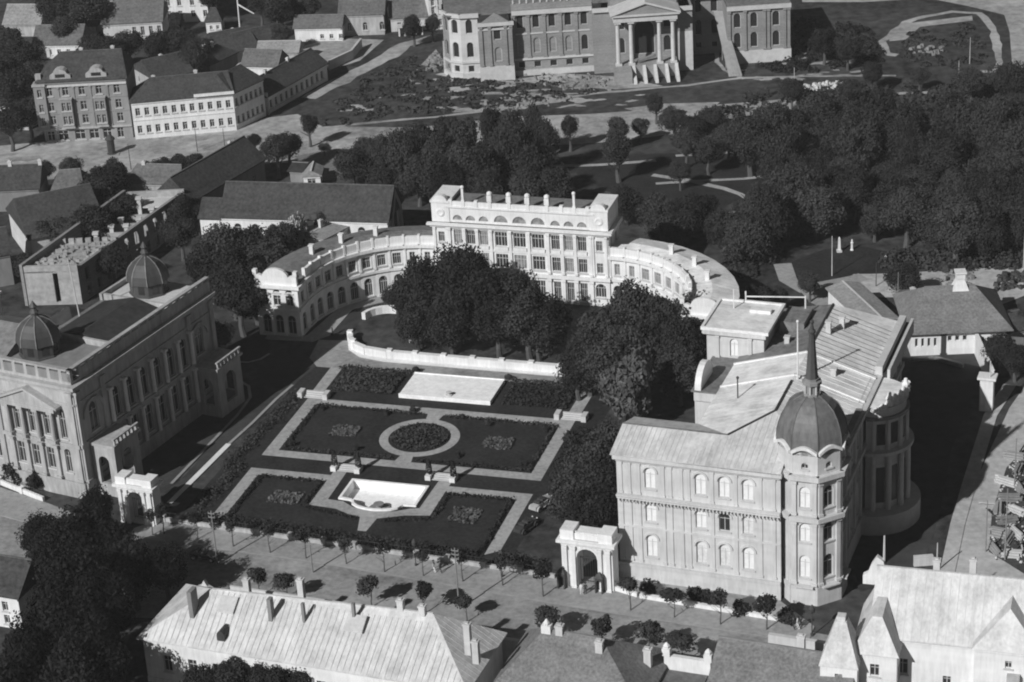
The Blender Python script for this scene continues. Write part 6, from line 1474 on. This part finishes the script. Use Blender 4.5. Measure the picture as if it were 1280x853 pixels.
heap('rubble', 'pale mound of spoil at the rounded end of parliament', [(-17.23,492.05), (-13.28,503.1), (-11.42,494.41), (-12.86,488.89)], 50, .3, .8, .5, GREYW, 26)
heap('rubble', 'loose stones around the loop path', [(91.22,482.86), (95.53,486.7), (100.5,482.76), (98.93,478.43), (92.43,479.72)], 30, .3, .8, .15, GREYW, 27)
heap('market_goods', 'crates and dark goods in the yard behind guard house', [(82.13,351.1), (84.93,357.56), (92.42,359.92), (90.43,351.54)], 90, .3, .7, 1.0, IRON, 28)
heap('market_goods', 'stacked materials beside the long sheet roofed wing', [(75.18,357.32), (77.21,360.51), (80.59,359.99), (79.03,352.6), (74.91,351.86)], 40, .3, .7, 1.0, GREYW, 29)

def patches(label, poly_pts, n, smin, smax, m, seed, z=.034):
    r = random.Random(seed); mb = MB(); xs = [p[0] for p in poly_pts]; ys = [p[1] for p in poly_pts]; k = 0
    while k < n:
        c = (r.uniform(min(xs), max(xs)), r.uniform(min(ys), max(ys)))
        if not inside(c, poly_pts): continue
        k += 1; a = r.uniform(smin, smax); b = a*r.uniform(.25, .6); w = r.uniform(-.4, .4); z += .0006; P = []
        for i in range(14):
            q = 2*pi*i/14; e = r.uniform(.6, 1.25); x, y = a*e*cos(q), b*e*sin(q); P.append((c[0]+x*cos(w)-y*sin(w), c[1]+x*sin(w)+y*cos(w), z))
        mb.poly(P)
    return stuff(mb.build('bare_earth', m), label, 'bare earth')
patches('pale patches of bare earth on the slope below parliament', [(-33.21,465.33), (-21.46,484.86), (-10.69,487.32), (24.14,468.41), (44.75,465.58), (37.18,458.51), (2.99,458.63)], 60, .6, 3.2, DIRT, 41)
patches('pale patches of bare earth right of parliament', [(49.08,473.5), (69.02,490.24), (85.55,481.09), (83.28,467.99), (58.41,464.05)], 26, .6, 2.6, DIRT, 42, .07)
patches('worn stains on the pale upper square', [(-105.94,455.64), (-58.22,454.56), (-39.64,456.22), (-40.37,439.24), (-70.09,439.72), (-103.27,440.8)], 26, 1.5, 6.0, STREET, 43, .054)
patches('worn dark stains on the palace street', [(-45.12,271.29), (-26.19,269.7), (20.45,249.52), (34.25,244.17), (33.61,239.64), (-2.33,253.06), (-39.26,267.42)], 22, .6, 3.0, WALKM, 44, .03)

# ================================================================== cars
def car(label, xy, yaw, paint):
    t = thing('touring_car', label, 'car', xy, yaw)
    pr = [(-2.1, .45), (-2.1, .95), (-1.3, 1.12), (-.2, 1.08), (.55, 1.05), (.65, 1.15), (1.9, 1.02), (2.05, .9), (2.05, .45)]
    MB().hull([(x, -.68 if abs(x) < 1 else -.55, z) for x, z in pr], [(x, .68 if abs(x) < 1 else .55, z) for x, z in pr]).build('body', paint, t)
    MB().box(-1.25, .4, -.55, .55, 1.125, 1.16).build('cabin_opening', VOID, t)
    for x in (-.95, -.05): MB().box(x-.2, x+.2, -.5, .5, 1.164, 1.45).build('seat', CLOTH_D, t)
    MB().hull([(.5, -.6, 1.1), (.5, .6, 1.1), (.4, .6, 1.6), (.4, -.6, 1.6)], [(.54, -.6, 1.1), (.54, .6, 1.1), (.44, .6, 1.6), (.44, -.6, 1.6)]).build('windscreen', GLASS, t)
    for x in (-1.45, 1.4):
        for s in (-1, 1):
            M = Matrix.Translation((x, s*.72, .4)) @ Matrix.Rotation(pi/2, 4, 'X')
            w = put('wheel', MB().lathe([(.4, -.08), (.4, .08)], 14).mesh('wheel', RUBBER), t, M); put('rim', MB().lathe([(.22, -.1), (.22, .1)], 10).mesh('rim', PALE), w)
            f = [(x-.55*cos(pi*k/6)*1.0, .4+.52*sin(pi*k/6)) for k in range(7)]
            fm = MB()
            for a, b in zip(f, f[1:]): fm.hull([(a[0], s*.58, a[1]), (a[0], s*.86, a[1]), (a[0], s*.86, a[1]+.04), (a[0], s*.58, a[1]+.04)], [(b[0], s*.58, b[1]), (b[0], s*.86, b[1]), (b[0], s*.86, b[1]+.04), (b[0], s*.58, b[1]+.04)])
            fm.build('mudguard', paint, t)
    for s in (-1, 1): MB().sphere((2.1, s*.4, .95), .14).build('headlight', PALE, t)
    for s in (-1, 1): MB().box(-.9, .9, s*.72-.12, s*.72+.12, .38, .44).build('running_board', paint, t)
car('dark open car with pale trim on the drive beside the garden', (2.8,285.94), 52, CARL); car('dark open car parked behind the pale one on the garden drive', (0.41,279.73), 52, CARP)
car('dark car standing at the kerb before the sheet roofed house', (-45.01,276.93), FYAW, CARP)

# ================================================================== people
def person_mesh(pose):
    v = [(0, 0, .95), (0, 0, 1.15), (0, .01, 1.38), (0, 0, 1.5), (0, .02, 1.62), (.1, 0, .9), (.12+.02*pose, .16*pose, .5), (.12, .05*pose-.1*pose, .07), (.12, .14, .04), (-.1, 0, .9), (-.12, -.14*pose, .5), (-.12, -.3*pose, .09), (-.12, -.16*pose+.1, .04),
         (.19, 0, 1.4), (.26, -.06*pose, 1.14), (.25, .1*pose+.05, .9), (-.19, 0, 1.4), (-.26, .06*pose, 1.14), (-.25, -.08*pose+.06, .9), (0, .03, 1.74)]
    e = [(0, 1), (1, 2), (2, 3), (3, 4), (4, 19), (0, 5), (5, 6), (6, 7), (7, 8), (0, 9), (9, 10), (10, 11), (11, 12), (2, 13), (13, 14), (14, 15), (2, 16), (16, 17), (17, 18)]
    rad = [.16, .14, .17, .06, .1, .1, .07, .05, .045, .1, .07, .05, .045, .07, .05, .04, .07, .05, .04, .09]
    me = bpy.data.meshes.new('person'); me.from_pydata(v, e, []); return me, rad
def person(label, xy, yaw, m, pose=1.0, hat=CLOTH_D):
    me, rad = person_mesh(pose)
    o = put('person', me); tag(o, label, 'person'); me.materials.append(m)
    md = o.modifiers.new('body', 'SKIN'); md.use_smooth_shade = True
    for i, r in enumerate(rad):
        sv = me.skin_vertices[0].data[i]; sv.radius = (r, r); sv.use_root = (i == 0)
    sb_ = o.modifiers.new('smooth', 'SUBSURF'); sb_.levels = 1; sb_.render_levels = 1
    o.location = (xy[0], xy[1], .13); o.rotation_euler = (0, 0, RAD(yaw))
    MB().lathe([(.19, 1.74), (.19, 1.77), (.11, 1.78), (.1, 1.88), (.03, 1.9)], 8, 0, .03).build('hat', hat, o)
    MB().sphere((0, .03, 1.65), .1, .13).build('head', SKIN, o)
person('person in white walking on the pavement before the garden wall', (-12.61,269.37), 70, CLOTH_L, 1, CLOTH_L)
person('person in dark clothes beside the walker in white', (-11.72,269.05), 60, CLOTH_D)
person('person in pale clothes standing before the gate arch', (7.25,261.16), 190, CLOTH_L, .3)
person('person in dark clothes beside the pale one before gate arch', (7.79,261.1), 190, CLOTH_D, .3)
person('person in dark clothes near the foot of the domed tower', (34.15,249.31), 60, CLOTH_D); person('person in white by the foot of the domed tower', (34.68,249.44), 75, CLOTH_L); person('rightmost of three people by the domed tower foot', (35.09,249.4), 250, CLOTH_D)
person('person crossing the pavement corner at the dark grove', (-54.45,278.51), 30, CLOTH_D)
person('person standing on the annexe pavement near the drive', (-30.31,349.6), 100, CLOTH_D, .3)
person('person on the park lawn in pale clothes', (66.48,365.39), 10, CLOTH_L, .5)
person('person in white on the garden step edge', (-17.04,344.47), 0, CLOTH_L, .4)

# ================================================================== the air: thin summer haze round the whole scene
hz = MB().box(-1600, 1600, -800, 2400, -3.0, 172.0).build('haze', bpy.data.materials.new('haze_air'))
hm = hz.data.materials[0]; hm.use_nodes = True; hn = hm.node_tree
for n in list(hn.nodes):
    if n.type == 'BSDF_PRINCIPLED': hn.nodes.remove(n)
pv_ = hn.nodes.new('ShaderNodeVolumePrincipled')
pv_.inputs['Color'].default_value = (.9, .9, .9, 1); pv_.inputs['Density'].default_value = 0.0001; pv_.inputs['Anisotropy'].default_value = 0.0
hn.links.new(pv_.outputs['Volume'], hn.nodes['Material Output'].inputs['Volume'])
stuff(hz, 'thin pale summer haze over the whole town', 'haze')
